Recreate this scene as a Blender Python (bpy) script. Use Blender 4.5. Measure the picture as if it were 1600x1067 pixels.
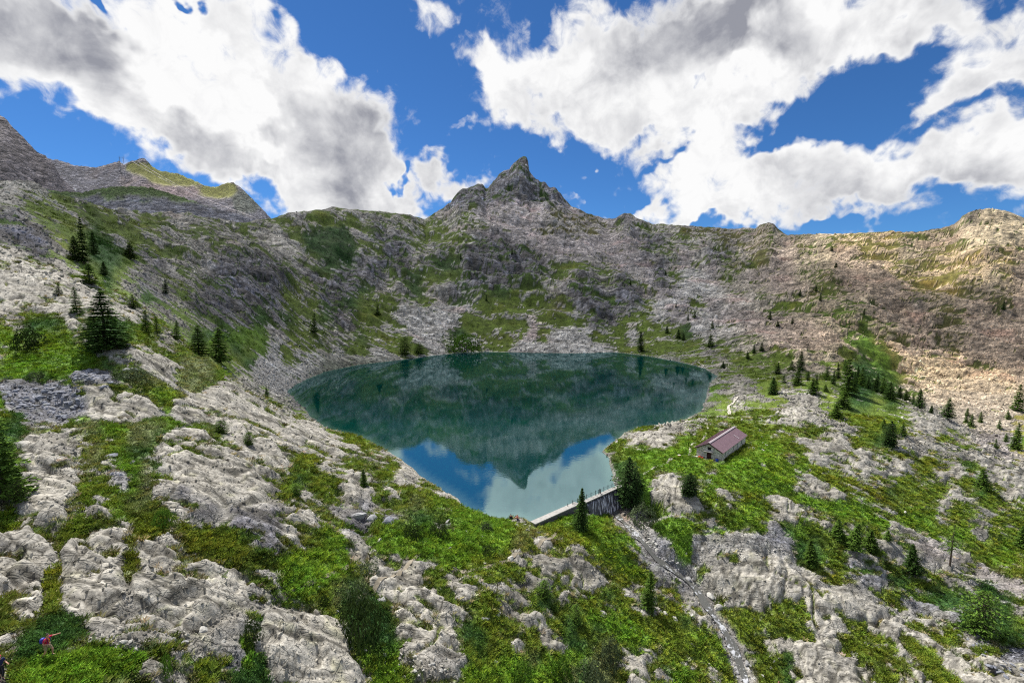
import bpy, math, random
import numpy as np
from mathutils import Vector, Matrix, Euler

for _o in list(bpy.data.objects):
    bpy.data.objects.remove(_o)
SC = bpy.context.scene
COL = SC.collection
R = math.radians
random.seed(7)
rng = np.random.default_rng(11)

# ------------------------------------------------------------------ camera
CAM_H = 40.0
PITCH = 4.74
FPX = 700.0                      # focal length in photo pixels (1600 wide)
cam_d = bpy.data.cameras.new('camera')
cam_d.sensor_width = 36.0
cam_d.lens = 36.0 * FPX / 1600.0
cam_d.clip_start = 0.5
cam_d.clip_end = 30000.0
cam = bpy.data.objects.new('camera', cam_d)
cam.location = (0, 0, CAM_H)
cam.rotation_euler = (R(90 - PITCH), 0, 0)
COL.objects.link(cam)
SC.camera = cam

# ------------------------------------------------------------------ light
SUN_EL, SUN_AZ = 58.0, -42.0     # azimuth from +Y towards +X
SUN_STRENGTH = 5.0
SKY_STRENGTH = 0.13
CLOUD_LIGHT = 0.69
EXPOSURE = 0.5
SC.view_settings.view_transform = 'Standard'
SC.view_settings.look = 'None'
SC.view_settings.gamma = 1.0
SC.view_settings.use_curve_mapping = False
SC.view_settings.exposure = EXPOSURE
SC.cycles.max_bounces = 6
SC.cycles.diffuse_bounces = 2
SC.cycles.glossy_bounces = 2
SC.cycles.transmission_bounces = 3
SC.cycles.transparent_max_bounces = 6
SC.cycles.caustics_reflective = False
SC.cycles.caustics_refractive = False
SC.cycles.use_denoising = False
SC.cycles.filter_width = 1.15

sun_dir = Vector((math.sin(R(SUN_AZ)) * math.cos(R(SUN_EL)), math.cos(R(SUN_AZ)) * math.cos(R(SUN_EL)), math.sin(R(SUN_EL))))
sun_d = bpy.data.lights.new('sun', 'SUN')
sun_d.energy = SUN_STRENGTH
sun_d.angle = R(0.6)
sun_d.color = (1.0, 0.955, 0.88)
sun = bpy.data.objects.new('sun', sun_d)
sun.rotation_euler = (-sun_dir).to_track_quat('-Z', 'Y').to_euler()
sun.location = (-100, 100, 400)
COL.objects.link(sun)

cosP, sinP = math.cos(R(PITCH)), math.sin(R(PITCH))
def pix_dir(px, py):
    """photo pixel -> (u = X/Y, s = Z/Y) slopes of the viewing ray"""
    a = (np.asarray(px, float) - 800.0) / FPX
    b = (533.5 - np.asarray(py, float)) / FPX
    yy = cosP + b * sinP
    return a / yy, (-sinP + b * cosP) / yy
def world_pix(X, Y, Z):
    z = Z - CAM_H
    f = Y * cosP - z * sinP
    up = Y * sinP + z * cosP
    return 800.0 + FPX * X / f, 533.5 - FPX * up / f

# ------------------------------------------------------------------ node helpers
def nodes_of(name):
    m = bpy.data.materials.new(name)
    m.use_nodes = True
    nt = m.node_tree
    nt.nodes.clear()
    return m, nt
def N(nt, typ, **kw):
    n = nt.nodes.new(typ)
    for k, v in kw.items():
        if k.startswith('i_'):
            key = k[2:]
            key = int(key) if key.isdigit() else key.replace('_', ' ')
            if hasattr(v, 'is_output'):
                nt.links.new(v, n.inputs[key])
            else:
                n.inputs[key].default_value = v
        else:
            setattr(n, k, v)
    return n
def math_n(nt, op, a, b=None, c=None, clamp=False):
    n = nt.nodes.new('ShaderNodeMath'); n.operation = op; n.use_clamp = clamp
    for i, v in enumerate((a, b, c)):
        if v is None: continue
        if hasattr(v, 'is_output'): nt.links.new(v, n.inputs[i])
        else: n.inputs[i].default_value = v
    return n.outputs[0]
def vmath(nt, op, a, b=None, out=0):
    n = nt.nodes.new('ShaderNodeVectorMath'); n.operation = op
    for i, v in enumerate((a, b)):
        if v is None: continue
        if hasattr(v, 'is_output'): nt.links.new(v, n.inputs[i])
        else: n.inputs[i].default_value = v
    return n.outputs[out]
def mixc(nt, fac, a, b, blend='MIX'):
    n = nt.nodes.new('ShaderNodeMix'); n.data_type = 'RGBA'; n.blend_type = blend
    for idx, v in ((0, fac), (6, a), (7, b)):
        if hasattr(v, 'is_output'): nt.links.new(v, n.inputs[idx])
        else: n.inputs[idx].default_value = v if idx == 0 else (tuple(v) + (1,))[:4]
    return n.outputs[2]
def maprange(nt, v, a, b, c=0.0, d=1.0, smooth=True):
    n = nt.nodes.new('ShaderNodeMapRange')
    n.interpolation_type = 'SMOOTHSTEP' if smooth else 'LINEAR'
    nt.links.new(v, n.inputs[0])
    for i, x in enumerate((a, b, c, d)): n.inputs[i + 1].default_value = x
    return n.outputs[0]

# ------------------------------------------------------------------ sky with clouds
world = bpy.data.worlds.new('World')
SC.world = world
world.use_nodes = True
nt = world.node_tree
nt.nodes.clear()
sky = N(nt, 'ShaderNodeTexSky', sky_type='NISHITA')
sky.sun_disc = False
sky.sun_elevation = R(SUN_EL)
sky.sun_rotation = R(SUN_AZ)
sky.altitude = 2200
sky.air_density = 1.0; sky.dust_density = 0.25; sky.ozone_density = 2.5
tc = N(nt, 'ShaderNodeTexCoord')
dirv = vmath(nt, 'NORMALIZE', tc.outputs['Generated'])
sep = N(nt, 'ShaderNodeSeparateXYZ', i_0=dirv)
den = math_n(nt, 'MAXIMUM', math_n(nt, 'ADD', sep.outputs[1], 1.0), 0.05)
sx = math_n(nt, 'DIVIDE', sep.outputs[0], den)
sz = math_n(nt, 'DIVIDE', sep.outputs[2], den)
def stereo(px, py):
    u, s = pix_dir(px, py)
    v = Vector((float(u), 1.0, float(s))).normalized()
    return v.x / (1 + v.y), v.z / (1 + v.y)
# warped lookup position so that the cloud outlines are ragged
w1 = N(nt, 'ShaderNodeTexNoise', i_Vector=dirv, i_Scale=5.0, i_Detail=4.0, i_Roughness=0.6)
w2 = N(nt, 'ShaderNodeTexNoise', i_Vector=dirv, i_Scale=17.0, i_Detail=3.0, i_Roughness=0.6)
wv = vmath(nt, 'ADD', vmath(nt, 'MULTIPLY', vmath(nt, 'SUBTRACT', w1.outputs[1], (0.5, 0.5, 0.5)), (0.16, 0.16, 0.16)),
           vmath(nt, 'MULTIPLY', vmath(nt, 'SUBTRACT', w2.outputs[1], (0.5, 0.5, 0.5)), (0.05, 0.05, 0.05)))
comb = N(nt, 'ShaderNodeCombineXYZ', i_0=sx, i_1=sz)
pos = vmath(nt, 'ADD', comb.outputs[0], wv)
psep = N(nt, 'ShaderNodeSeparateXYZ', i_0=pos)
pflat = N(nt, 'ShaderNodeCombineXYZ', i_0=psep.outputs[0], i_1=psep.outputs[1]).outputs[0]
def blob_sum(lst, start):
    acc = start
    for (px, py, rx, ry, ang, wgt) in lst:
        cx, cz = stereo(px, py)
        ax, az = stereo(px + 10, py); bx, bz = stereo(px, py + 10)
        kx = math.hypot(ax - cx, az - cz) / 10; kz = math.hypot(bx - cx, bz - cz) / 10
        mp = nt.nodes.new('ShaderNodeMapping'); mp.vector_type = 'TEXTURE'
        cz_ = N(nt, 'ShaderNodeCombineXYZ', i_0=psep.outputs[0], i_1=psep.outputs[1])
        if hasattr(acc, 'is_output'): nt.links.new(acc, cz_.inputs[2])
        else: nt.links.new(seed_acc, cz_.inputs[2])
        nt.links.new(cz_.outputs[0], mp.inputs[0])
        mp.inputs[1].default_value = (cx, cz, 0)
        mp.inputs[2].default_value = (0, 0, -R(ang))
        mp.inputs[3].default_value = (rx * kx, ry * kz, 1e6)
        l = vmath(nt, 'LENGTH', mp.outputs[0], out=1)
        m = nt.nodes.new('ShaderNodeMapRange'); m.interpolation_type = 'SMOOTHSTEP'
        nt.links.new(l, m.inputs[0])
        m.inputs[1].default_value = 1.35; m.inputs[2].default_value = 0.3
        m.inputs[3].default_value = 0.0; m.inputs[4].default_value = wgt
        acc = math_n(nt, 'ADD', acc, m.outputs[0])
    return acc
CL = [(60, 75, 170, 85, 12, 1.0), (330, 110, 150, 95, 25, 1.0), (380, 15, 110, 50, 10, .8), (500, 165, 130, 80, 38, 1.0),
      (420, 255, 200, 62, 22, 1.0), (300, 205, 170, 60, 28, .9), (560, 270, 95, 60, 30, .9), (520, 318, 110, 26, 0, .8), (150, 120, 150, 50, 25, .8),
      (700, 298, 46, 36, 30, 1.0), (655, 325, 25, 16, 0, .6), (480, 345, 150, 24, 0, .85), (600, 305, 60, 40, 0, .5),
      (680, 25, 42, 50, 20, .62), (730, 218, 48, 15, -10, .5), (745, 100, 34, 50, 10, .55), (600, 90, 22, 10, 10, .35),
      (800, 150, 72, 62, 25, .9), (860, 225, 42, 28, 40, .6), (905, 150, 60, 80, 0, .75), (1010, 60, 130, 100, 0, 1.0), (960, 180, 85, 65, 30, .9),
      (1150, 120, 120, 90, -20, 1.0), (1060, 190, 90, 45, 0, .7), (990, 130, 90, 90, 0, .5), (1110, 220, 70, 50, -20, .8), (1250, 45, 200, 62, -8, 1.0), (1480, 22, 230, 42, -6, 1.0),
      (1110, 285, 110, 50, 0, .9), (1280, 285, 140, 46, 5, 1.0), (1450, 275, 150, 48, -8, 1.0), (1600, 250, 110, 62, -10, 1.0),
      (1090, 335, 80, 22, 0, .8), (1180, 340, 110, 26, 0, .9), (1050, 350, 60, 16, 0, .7), (1350, 338, 50, 14, -8, .6), (1540, 150, 95, 32, -22, .85), (1600, 110, 40, 26, -20, .6),
      (985, 318, 38, 22, -15, .75), (905, 300, 14, 9, 0, .4), (165, 250, 35, 7, 0, .35), (60, 190, 60, 12, 10, .3),
      (1680, 60, 160, 60, 0, .7), (-90, 110, 120, 80, 0, .8)]
CN = [(1300, 190, 175, 58, -14, -.9), (192, 22, 20, 42, -10, -2.2), (285, 0, 40, 16, 0, -1.8), (560, 40, 90, 75, 40, -.9), (100, 215, 130, 34, 26, -.8),
      (650, 150, 34, 90, 0, -.8), (1465, 95, 60, 14, -22, -.7), (920, 280, 90, 26, 10, -.5), (660, 60, 12, 80, 0, -.1), (870, 30, 26, 40, 0, -.5),
      (1060, 152, 22, 10, 0, -.5), (1265, 350, 34, 14, 0, -.9), (1500, 345, 80, 12, 0, -.9), (640, 300, 12, 16, 0, -.5), (470, 308, 22, 8, 0, -.35), (245, 135, 20, 12, 30, -.3), (1035, 250, 40, 10, -20, -.3)]
seed_acc = psep.outputs[0]
dens = blob_sum(CL + CN, 0.0)
fb = N(nt, 'ShaderNodeTexNoise', i_Vector=dirv, i_Scale=7.0, i_Detail=10.0, i_Roughness=0.62, i_Distortion=0.25)
fbc = math_n(nt, 'SUBTRACT', fb.outputs[0], 0.5)
# clouds everywhere else round the sky
gen = N(nt, 'ShaderNodeTexNoise', i_Vector=dirv, i_Scale=2.2, i_Detail=5.0, i_Roughness=0.55)
back = maprange(nt, sep.outputs[1], 0.35, 0.05)
top = maprange(nt, sep.outputs[2], 0.66, 0.82)
elsewhere = math_n(nt, 'MAXIMUM', back, top)
genb = math_n(nt, 'MULTIPLY', math_n(nt, 'MULTIPLY_ADD', gen.outputs[0], 6.0, -2.7), elsewhere)
dens = math_n(nt, 'ADD', dens, genb)
fb2 = N(nt, 'ShaderNodeTexNoise', i_Vector=dirv, i_Scale=26.0, i_Detail=8.0, i_Roughness=0.65, i_Distortion=0.6)
dens = math_n(nt, 'ADD', dens, math_n(nt, 'MULTIPLY', fbc, 2.3))
dens = math_n(nt, 'ADD', dens, math_n(nt, 'MULTIPLY', math_n(nt, 'SUBTRACT', fb2.outputs[0], 0.5), 1.3))
cover = maprange(nt, dens, 0.05, 0.85)
# light and grey inside the clouds: thick middles are grey, thin rims and lit tops white
GREY = [(640, 150, 1, 1, 0, 0), (60, 60, 170, 70, 10, .55), (560, 240, 95, 80, 30, .8), (430, 190, 60, 60, 0, .5), (180, 120, 90, 60, 20, .45), (1090, 50, 130, 80, 0, .65), (1220, 60, 110, 40, 0, .4),
        (1490, 300, 170, 34, -6, .5), (1250, 300, 90, 30, 0, .35), (1480, 15, 120, 26, 0, .35), (330, 250, 60, 30, 20, .35),
        (330, 110, 90, 60, 25, -.9), (290, 165, 60, 34, 20, -.7), (400, 230, 34, 34, 0, -.55), (240, 60, 40, 40, 0, -.2), (1180, 110, 70, 26, -30, -.5), (870, 110, 80, 60, 0, -.5), (1060, 300, 60, 50, 0, -.3)]
seed_acc = dens
gr = blob_sum(GREY, 0.38)
g2 = N(nt, 'ShaderNodeTexNoise', i_Vector=vmath(nt, 'ADD', dirv, (0.03, 0, -0.06)), i_Scale=9.0, i_Detail=7.0, i_Roughness=0.58, i_Distortion=0.3)
gr = math_n(nt, 'ADD', gr, math_n(nt, 'MULTIPLY', math_n(nt, 'SUBTRACT', g2.outputs[0], 0.5), 2.9))
thick = maprange(nt, dens, 0.55, 1.35)
gr = math_n(nt, 'MULTIPLY', maprange(nt, gr, 0.1, 1.75, 0, 1.25, False), math_n(nt, 'MULTIPLY_ADD', thick, 0.7, 0.3))
gr = math_n(nt, 'ADD', gr, math_n(nt, 'MULTIPLY', math_n(nt, 'SUBTRACT', fb2.outputs[0], 0.5), -0.55), clamp=True)
ccol = mixc(nt, gr, (1.0, 1.0, 1.0), (0.32, 0.33, 0.38))
ccol = vmath(nt, 'SCALE', ccol); ccol.node.inputs['Scale'].default_value = CLOUD_LIGHT
skyc = vmath(nt, 'SCALE', sky.outputs[0]); skyc.node.inputs['Scale'].default_value = SKY_STRENGTH * 10
skyc = vmath(nt, 'MULTIPLY', skyc, (0.215, 0.42, 0.62))
ccol10 = vmath(nt, 'SCALE', ccol); ccol10.node.inputs['Scale'].default_value = 10.0
final = mixc(nt, cover, skyc, ccol10)
bg = N(nt, 'ShaderNodeBackground', i_Color=final, i_Strength=0.1)
outw = N(nt, 'ShaderNodeOutputWorld', i_Surface=bg.outputs[0])
world.cycles.sampling_method = 'MANUAL'
world.cycles.sample_map_resolution = 1024

# ------------------------------------------------------------------ numpy noise
def _hash(ix, iy, seed):
    h = (ix.astype(np.int64) * 374761393 + iy.astype(np.int64) * 668265263 + seed * 974634777) & 0xFFFFFFFF
    h = ((h ^ (h >> 13)) * 1274126177) & 0xFFFFFFFF
    h = ((h ^ (h >> 16)) * 2246822519) & 0xFFFFFFFF
    return ((h ^ (h >> 15)) & 0xFFFFFF).astype(np.float32) / 16777216.0
def vnoise(x, y, seed=0):
    x = np.asarray(x, float); y = np.asarray(y, float)
    ix = np.floor(x).astype(np.int64); iy = np.floor(y).astype(np.int64)
    fx = (x - ix).astype(np.float32); fy = (y - iy).astype(np.float32)
    def g(a, b):
        ang = _hash(ix + a, iy + b, seed) * 6.2831853
        return np.cos(ang) * (fx - a) + np.sin(ang) * (fy - b)
    wx = fx * fx * fx * (fx * (fx * 6 - 15) + 10); wy = fy * fy * fy * (fy * (fy * 6 - 15) + 10)
    return 1.45 * ((g(0, 0) * (1 - wx) + g(1, 0) * wx) * (1 - wy) + (g(0, 1) * (1 - wx) + g(1, 1) * wx) * wy)
def fbm(x, y, octv=4, seed=0, gain=0.5, ridged=False):
    s = 0; a = 1.0; t = 0
    for o in range(octv):
        n = vnoise(x * 2.03 ** o + 17.3 * o, y * 2.03 ** o - 9.1 * o, seed + o * 13)
        if ridged: n = 1 - 2 * np.abs(n)
        s = s + a * n; t += a; a *= gain
    return s / t
def worley(x, y, seed=0, jit=0.9):
    ix = np.floor(x).astype(np.int64); iy = np.floor(y).astype(np.int64)
    f1 = np.full(x.shape, 9.0, np.float32); f2 = f1.copy()
    dx1 = np.zeros(x.shape, np.float32); dy1 = dx1.copy(); cid = dx1.copy()
    for a in (-1, 0, 1):
        for b in (-1, 0, 1):
            cx, cy = ix + a, iy + b
            px = (cx + 0.5 + jit * (_hash(cx, cy, seed) - 0.5) - x).astype(np.float32)
            py = (cy + 0.5 + jit * (_hash(cx, cy, seed + 5) - 0.5) - y).astype(np.float32)
            d = np.sqrt(px * px + py * py)
            m = d < f1
            f2 = np.where(m, f1, np.minimum(f2, d))
            f1 = np.where(m, d, f1)
            dx1 = np.where(m, px, dx1); dy1 = np.where(m, py, dy1)
            cid = np.where(m, _hash(cx, cy, seed + 9), cid)
    return f1, f2, -dx1, -dy1, cid
def sstep(a, b, x):
    t = np.clip((x - a) / (b - a), 0, 1)
    return t * t * (3 - 2 * t)

# ------------------------------------------------------------------ base terrain from surveyed points
# (photo column, [(photo row, 'z' or 'Y', value), ...])
SURV = {
 0: [(1067,'z',15.5),(1029,'z',15.6),(960,'z',15.5),(900,'z',16),(800,'z',18),(700,'z',21),(640,'z',23.8),(560,'Y',85),(500,'Y',100),(450,'Y',118),(400,'Y',140),(330,'Y',190),(290,'Y',250)],
 90: [(1060,'z',14.5),(1029,'z',15.2),(950,'z',15),(800,'z',17.5),(700,'z',20.5),(640,'z',23)],
 200: [(1067,'z',12.5),(980,'z',14),(900,'z',15),(800,'z',17),(700,'z',20),(620,'z',24),(545,'Y',88),(480,'Y',135),(420,'Y',200),(370,'Y',300),(338,'Y',400)],
 300: [(1067,'z',10.5),(900,'z',13.5),(780,'z',16),(680,'z',18.5),(610,'z',22.5),(560,'Y',112),(500,'Y',190),(430,'Y',270),(350,'Y',430)],
 400: [(1067,'z',8),(950,'z',10),(850,'z',12),(750,'z',14),(690,'z',15),(630,'z',16),(605,'Y',170),(560,'Y',210),(500,'Y',262),(420,'Y',350),(350,'Y',480)],
 500: [(1067,'z',5.5),(950,'z',7),(850,'z',8.5),(760,'z',9),(700,'z',8),(680,'z',5),(584,'z',0),(540,'Y',290),(480,'Y',380),(400,'Y',470),(330,'Y',560)],
 600: [(1067,'z',3),(950,'z',4),(850,'z',5),(780,'z',5.5),(730,'z',4),(702,'z',.3),(566,'z',0),(500,'Y',400),(420,'Y',500),(340,'Y',600)],
 700: [(1067,'z',.5),(950,'z',2),(860,'z',3),(800,'z',2.5),(772,'z',.3),(552,'z',0),(500,'Y',420),(420,'Y',520),(342,'Y',640)],
 800: [(1067,'z',-2),(950,'z',-1),(880,'z',.2),(830,'z',1),(807,'z',.3),(550,'z',0),(480,'Y',440),(400,'Y',560),(350,'Y',650)],
 880: [(1067,'z',-6),(950,'z',-4),(880,'z',-2),(835,'z',-.5),(815,'z',-.4)],
 900: [(552,'z',0),(480,'Y',445),(400,'Y',575),(350,'Y',690)],
 960: [(1067,'z',-9),(950,'z',-6.5),(870,'z',-4.5),(830,'z',-4),(800,'z',-3.2)],
 1000: [(1067,'z',-10),(950,'z',-8),(880,'z',-6),(810,'z',-2),(770,'z',1),(740,'z',2),(690,'z',1.8),(556,'z',0),(500,'Y',430),(420,'Y',560),(348,'Y',720)],
 1080: [(1067,'z',-12),(950,'z',-9.5),(905,'z',-9),(850,'z',-4),(800,'z',-.5),(740,'z',2.2),(690,'z',2.3),(668,'z',1)],
 1150: [(1067,'z',-14),(1000,'z',-12),(900,'z',-8),(850,'z',-4),(790,'z',-.5),(715,'z',2.5),(650,'z',3),(600,'z',2.5),(575,'z',2),(555,'Y',310),(500,'Y',420),(420,'Y',560),(360,'Y',690)],
 1300: [(1067,'z',-14),(950,'z',-10.5),(850,'z',-6.5),(750,'z',-1.5),(680,'z',2),(630,'z',4.5),(600,'z',6),(560,'Y',300),(530,'Y',345),(450,'Y',450),(370,'Y',600)],
 1450: [(1067,'z',-17),(950,'z',-13.5),(900,'z',-11.5),(800,'z',-7.5),(700,'z',-2.5),(655,'z',-1),(640,'z',-4),(615,'Y',285),(580,'Y',310),(520,'Y',370),(430,'Y',470),(365,'Y',560)],
 1600: [(1067,'z',-20),(900,'z',-15),(800,'z',-11),(745,'z',-9),(725,'z',-10),(700,'Y',215),(650,'Y',262),(600,'Y',300),(500,'Y',380),(400,'Y',460),(345,'Y',520)],
}
cp = []
for px, lst in SURV.items():
    for (py, k, v) in lst:
        u, s = pix_dir(px, py)
        Y = (v - CAM_H) / s if k == 'z' else v
        Z = CAM_H + s * Y
        cp.append((float(u), float(Y), float(Z)))
for px, side in ((0, -1), (1600, 1)):           # the land goes on beyond the frame
    for (py, k, v) in SURV[px]:
        u, s = pix_dir(px, py)
        Y = (v - CAM_H) / s if k == 'z' else v
        Z = CAM_H + s * Y
        cp.append((float(u) + side * 0.5, float(Y), float(Z) + (3 if side < 0 else -5) + (0.12 * (Y - 150) if Y > 150 else 0)))
for u, z in ((-1.7, 20), (-1.2, 16), (-.6, 9), (0, -1), (.6, -13), (1.2, -22), (1.7, -27)):
    cp.append((u, 14.0, z)); cp.append((u, 26.0, z * 0.98))
# lake shoreline
SHORE_PX = [(448,612),(458,603),(480,592),(510,580),(560,570),(620,563),(665,557),(720,551),(760,549.5),(830,551),(900,552),(960,550),
            (1010,556),(1060,565),(1100,575),(1122,588),(1108,600),(1104,622),(1096,642),(1072,656),(1040,664),(1000,668),(976,676),
            (962,690),(946,698),(938,706),(950,715),(953,728),(956,745),(962,764),(838,820),(822,812),(806,806),(790,812),(768,808),
            (742,798),(727,790),(702,771),(660,746),(622,716),(590,697),(568,685),(545,678),(515,672),(490,656),(474,636),(458,622)]
shore = []
for (px, py) in SHORE_PX:
    u, s = pix_dir(px, py)
    Y = -CAM_H / s
    shore.append((float(u * Y), float(Y)))
shore = np.array(shore)
for i in range(0, len(shore)):
    if SHORE_PX[i] in ((962,764),(838,820)): continue
    cp.append((shore[i, 0] / shore[i, 1], shore[i, 1], 0.2))
cp = np.array(cp)
def pu(u): return np.asarray(u) * 1.7
P = np.stack([pu(cp[:, 0]), np.log(cp[:, 1])], 1)
def tps(r2): return 0.5 * r2 * np.log(r2 + 1e-12)
d2 = ((P[:, None] - P[None]) ** 2).sum(-1)
K = tps(d2) + np.eye(len(P)) * 2e-3
A = np.block([[K, np.c_[np.ones(len(P)), P]], [np.c_[np.ones(len(P)), P].T, np.zeros((3, 3))]])
W = np.linalg.solve(A, np.r_[cp[:, 2], 0, 0, 0])
NU, NY = 1160, 900
U0, U1, L0, L1 = -1.5, 1.5, math.log(15.0), math.log(1150.0)
gu = np.linspace(U0, U1, 151); gl = np.linspace(L0, L1, 141)
GU, GL = np.meshgrid(gu, gl)
Q = np.stack([pu(GU).ravel(), GL.ravel()], 1)
base = (tps(((Q[:, None] - P[None]) ** 2).sum(-1)) @ W[:-3] + np.c_[np.ones(len(Q)), Q] @ W[-3:]).reshape(GU.shape)
def bil(a, x0, x1, y0, y1, x, y):
    h, w = a.shape[:2]
    fx = np.clip((np.asarray(x) - x0) / (x1 - x0) * (w - 1), 0, w - 1.001); fy = np.clip((np.asarray(y) - y0) / (y1 - y0) * (h - 1), 0, h - 1.001)
    ix = fx.astype(int); iy = fy.astype(int); fx = fx - ix; fy = fy - iy
    if a.ndim == 3: fx = fx[..., None]; fy = fy[..., None]
    return (a[iy, ix] * (1 - fx) + a[iy, ix + 1] * fx) * (1 - fy) + (a[iy + 1, ix] * (1 - fx) + a[iy + 1, ix + 1] * fx) * fy
us = np.linspace(U0, U1, NU); ls = np.linspace(L0, L1, NY)
U, L = np.meshgrid(us, ls)
Yg = np.exp(L); Xg = U * Yg
Z = bil(base, U0, U1, L0, L1, U, L)

# skyline of the basin rim (photo pixels)
SKY_NEAR = [(-500,230),(-200,262),(0,284),(30,286),(60,297),(100,313),(150,325),(200,331),(240,331),(300,334),(350,345),(380,347),(415,344),(450,333),(500,328),(520,323),(535,326),(560,328),
  (600,331),(640,336),(665,343),(680,331),(700,322),(710,308),(716,299),(735,291),(745,289),(755,290),(759,296),(770,284),(780,276),(790,268),(796,262),(801,255),(806,250),(812,247),(820,247),(825,250),(826,259),
  (827,268),(835,277),(845,284),(855,289),(865,293),(875,302),(885,314),(893,322),(900,324),(915,332),(935,338),(945,342),(960,341),(975,334),(985,334),(992,339),(1000,343),(1020,350),(1060,352),
  (1100,354),(1150,358),(1160,356),(1180,358),(1186,352),(1200,348),(1208,350),(1214,357),(1230,367),(1245,366),(1300,366),(1340,364),(1400,362),(1440,362),(1470,356),(1490,351),(1499,343),(1503,337),
  (1520,330),(1545,326),(1570,329),(1600,340),(1700,352),(2000,330),(2300,320)]
sk = np.array([[float(v) for v in pix_dir(a, b)] for a, b in SKY_NEAR])
# depth of the rim along each azimuth
RIMY = np.array([[float(pix_dir(p, 340)[0]), y] for p, y in ((-500,260),(0,270),(100,330),(200,400),(300,450),(400,490),(520,560),(660,650),(700,720),(760,780),(820,800),(900,760),(1000,730),(1150,700),(1300,610),(1450,570),(1600,530),(2300,480))])
rim = np.interp(us, RIMY[:, 0], RIMY[:, 1])[None, :]
T = np.interp(us, sk[:, 0], sk[:, 1])
jag = fbm(us * 60, us * 0 + 3.3, 4, 5, 0.6) * 0.0035
T0 = T[None, :]
T = T + jag * np.interp(us, [-1.2, -.2, -.1, 0.1, .3, 1.2], [.7, .9, .8, .8, 1.0, .9])
T = T[None, :]
zr = CAM_H + T0 * rim
t = Yg / rim
# surface value at the foot of the final rise, per column
def col_at(frac):
    yy = np.log(np.clip(rim[0] * frac, 16, 1140))
    return bil(base, U0, U1, L0, L1, us, yy)[None, :]
b_rim = col_at(1.0)
w_up = sstep(0.62, 1.0, t) ** 1.0
peakw = np.exp(-((us - 0.03) / 0.105) ** 2)[None, :]
w_pk = sstep(0.76, 1.0, t) ** 1.15
wmix = w_up * (1 - peakw) + w_pk * peakw
Z = Z + (zr - b_rim) * wmix
# behind the rim the land falls away
fall = np.clip(t - 1.0, 0, 1)
Z = np.where(t > 1, zr - (fall * rim) * 0.62 + 12 * fbm(Xg / 60, Yg / 60, 3, 3) * sstep(1, 1.1, t), Z)

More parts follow.
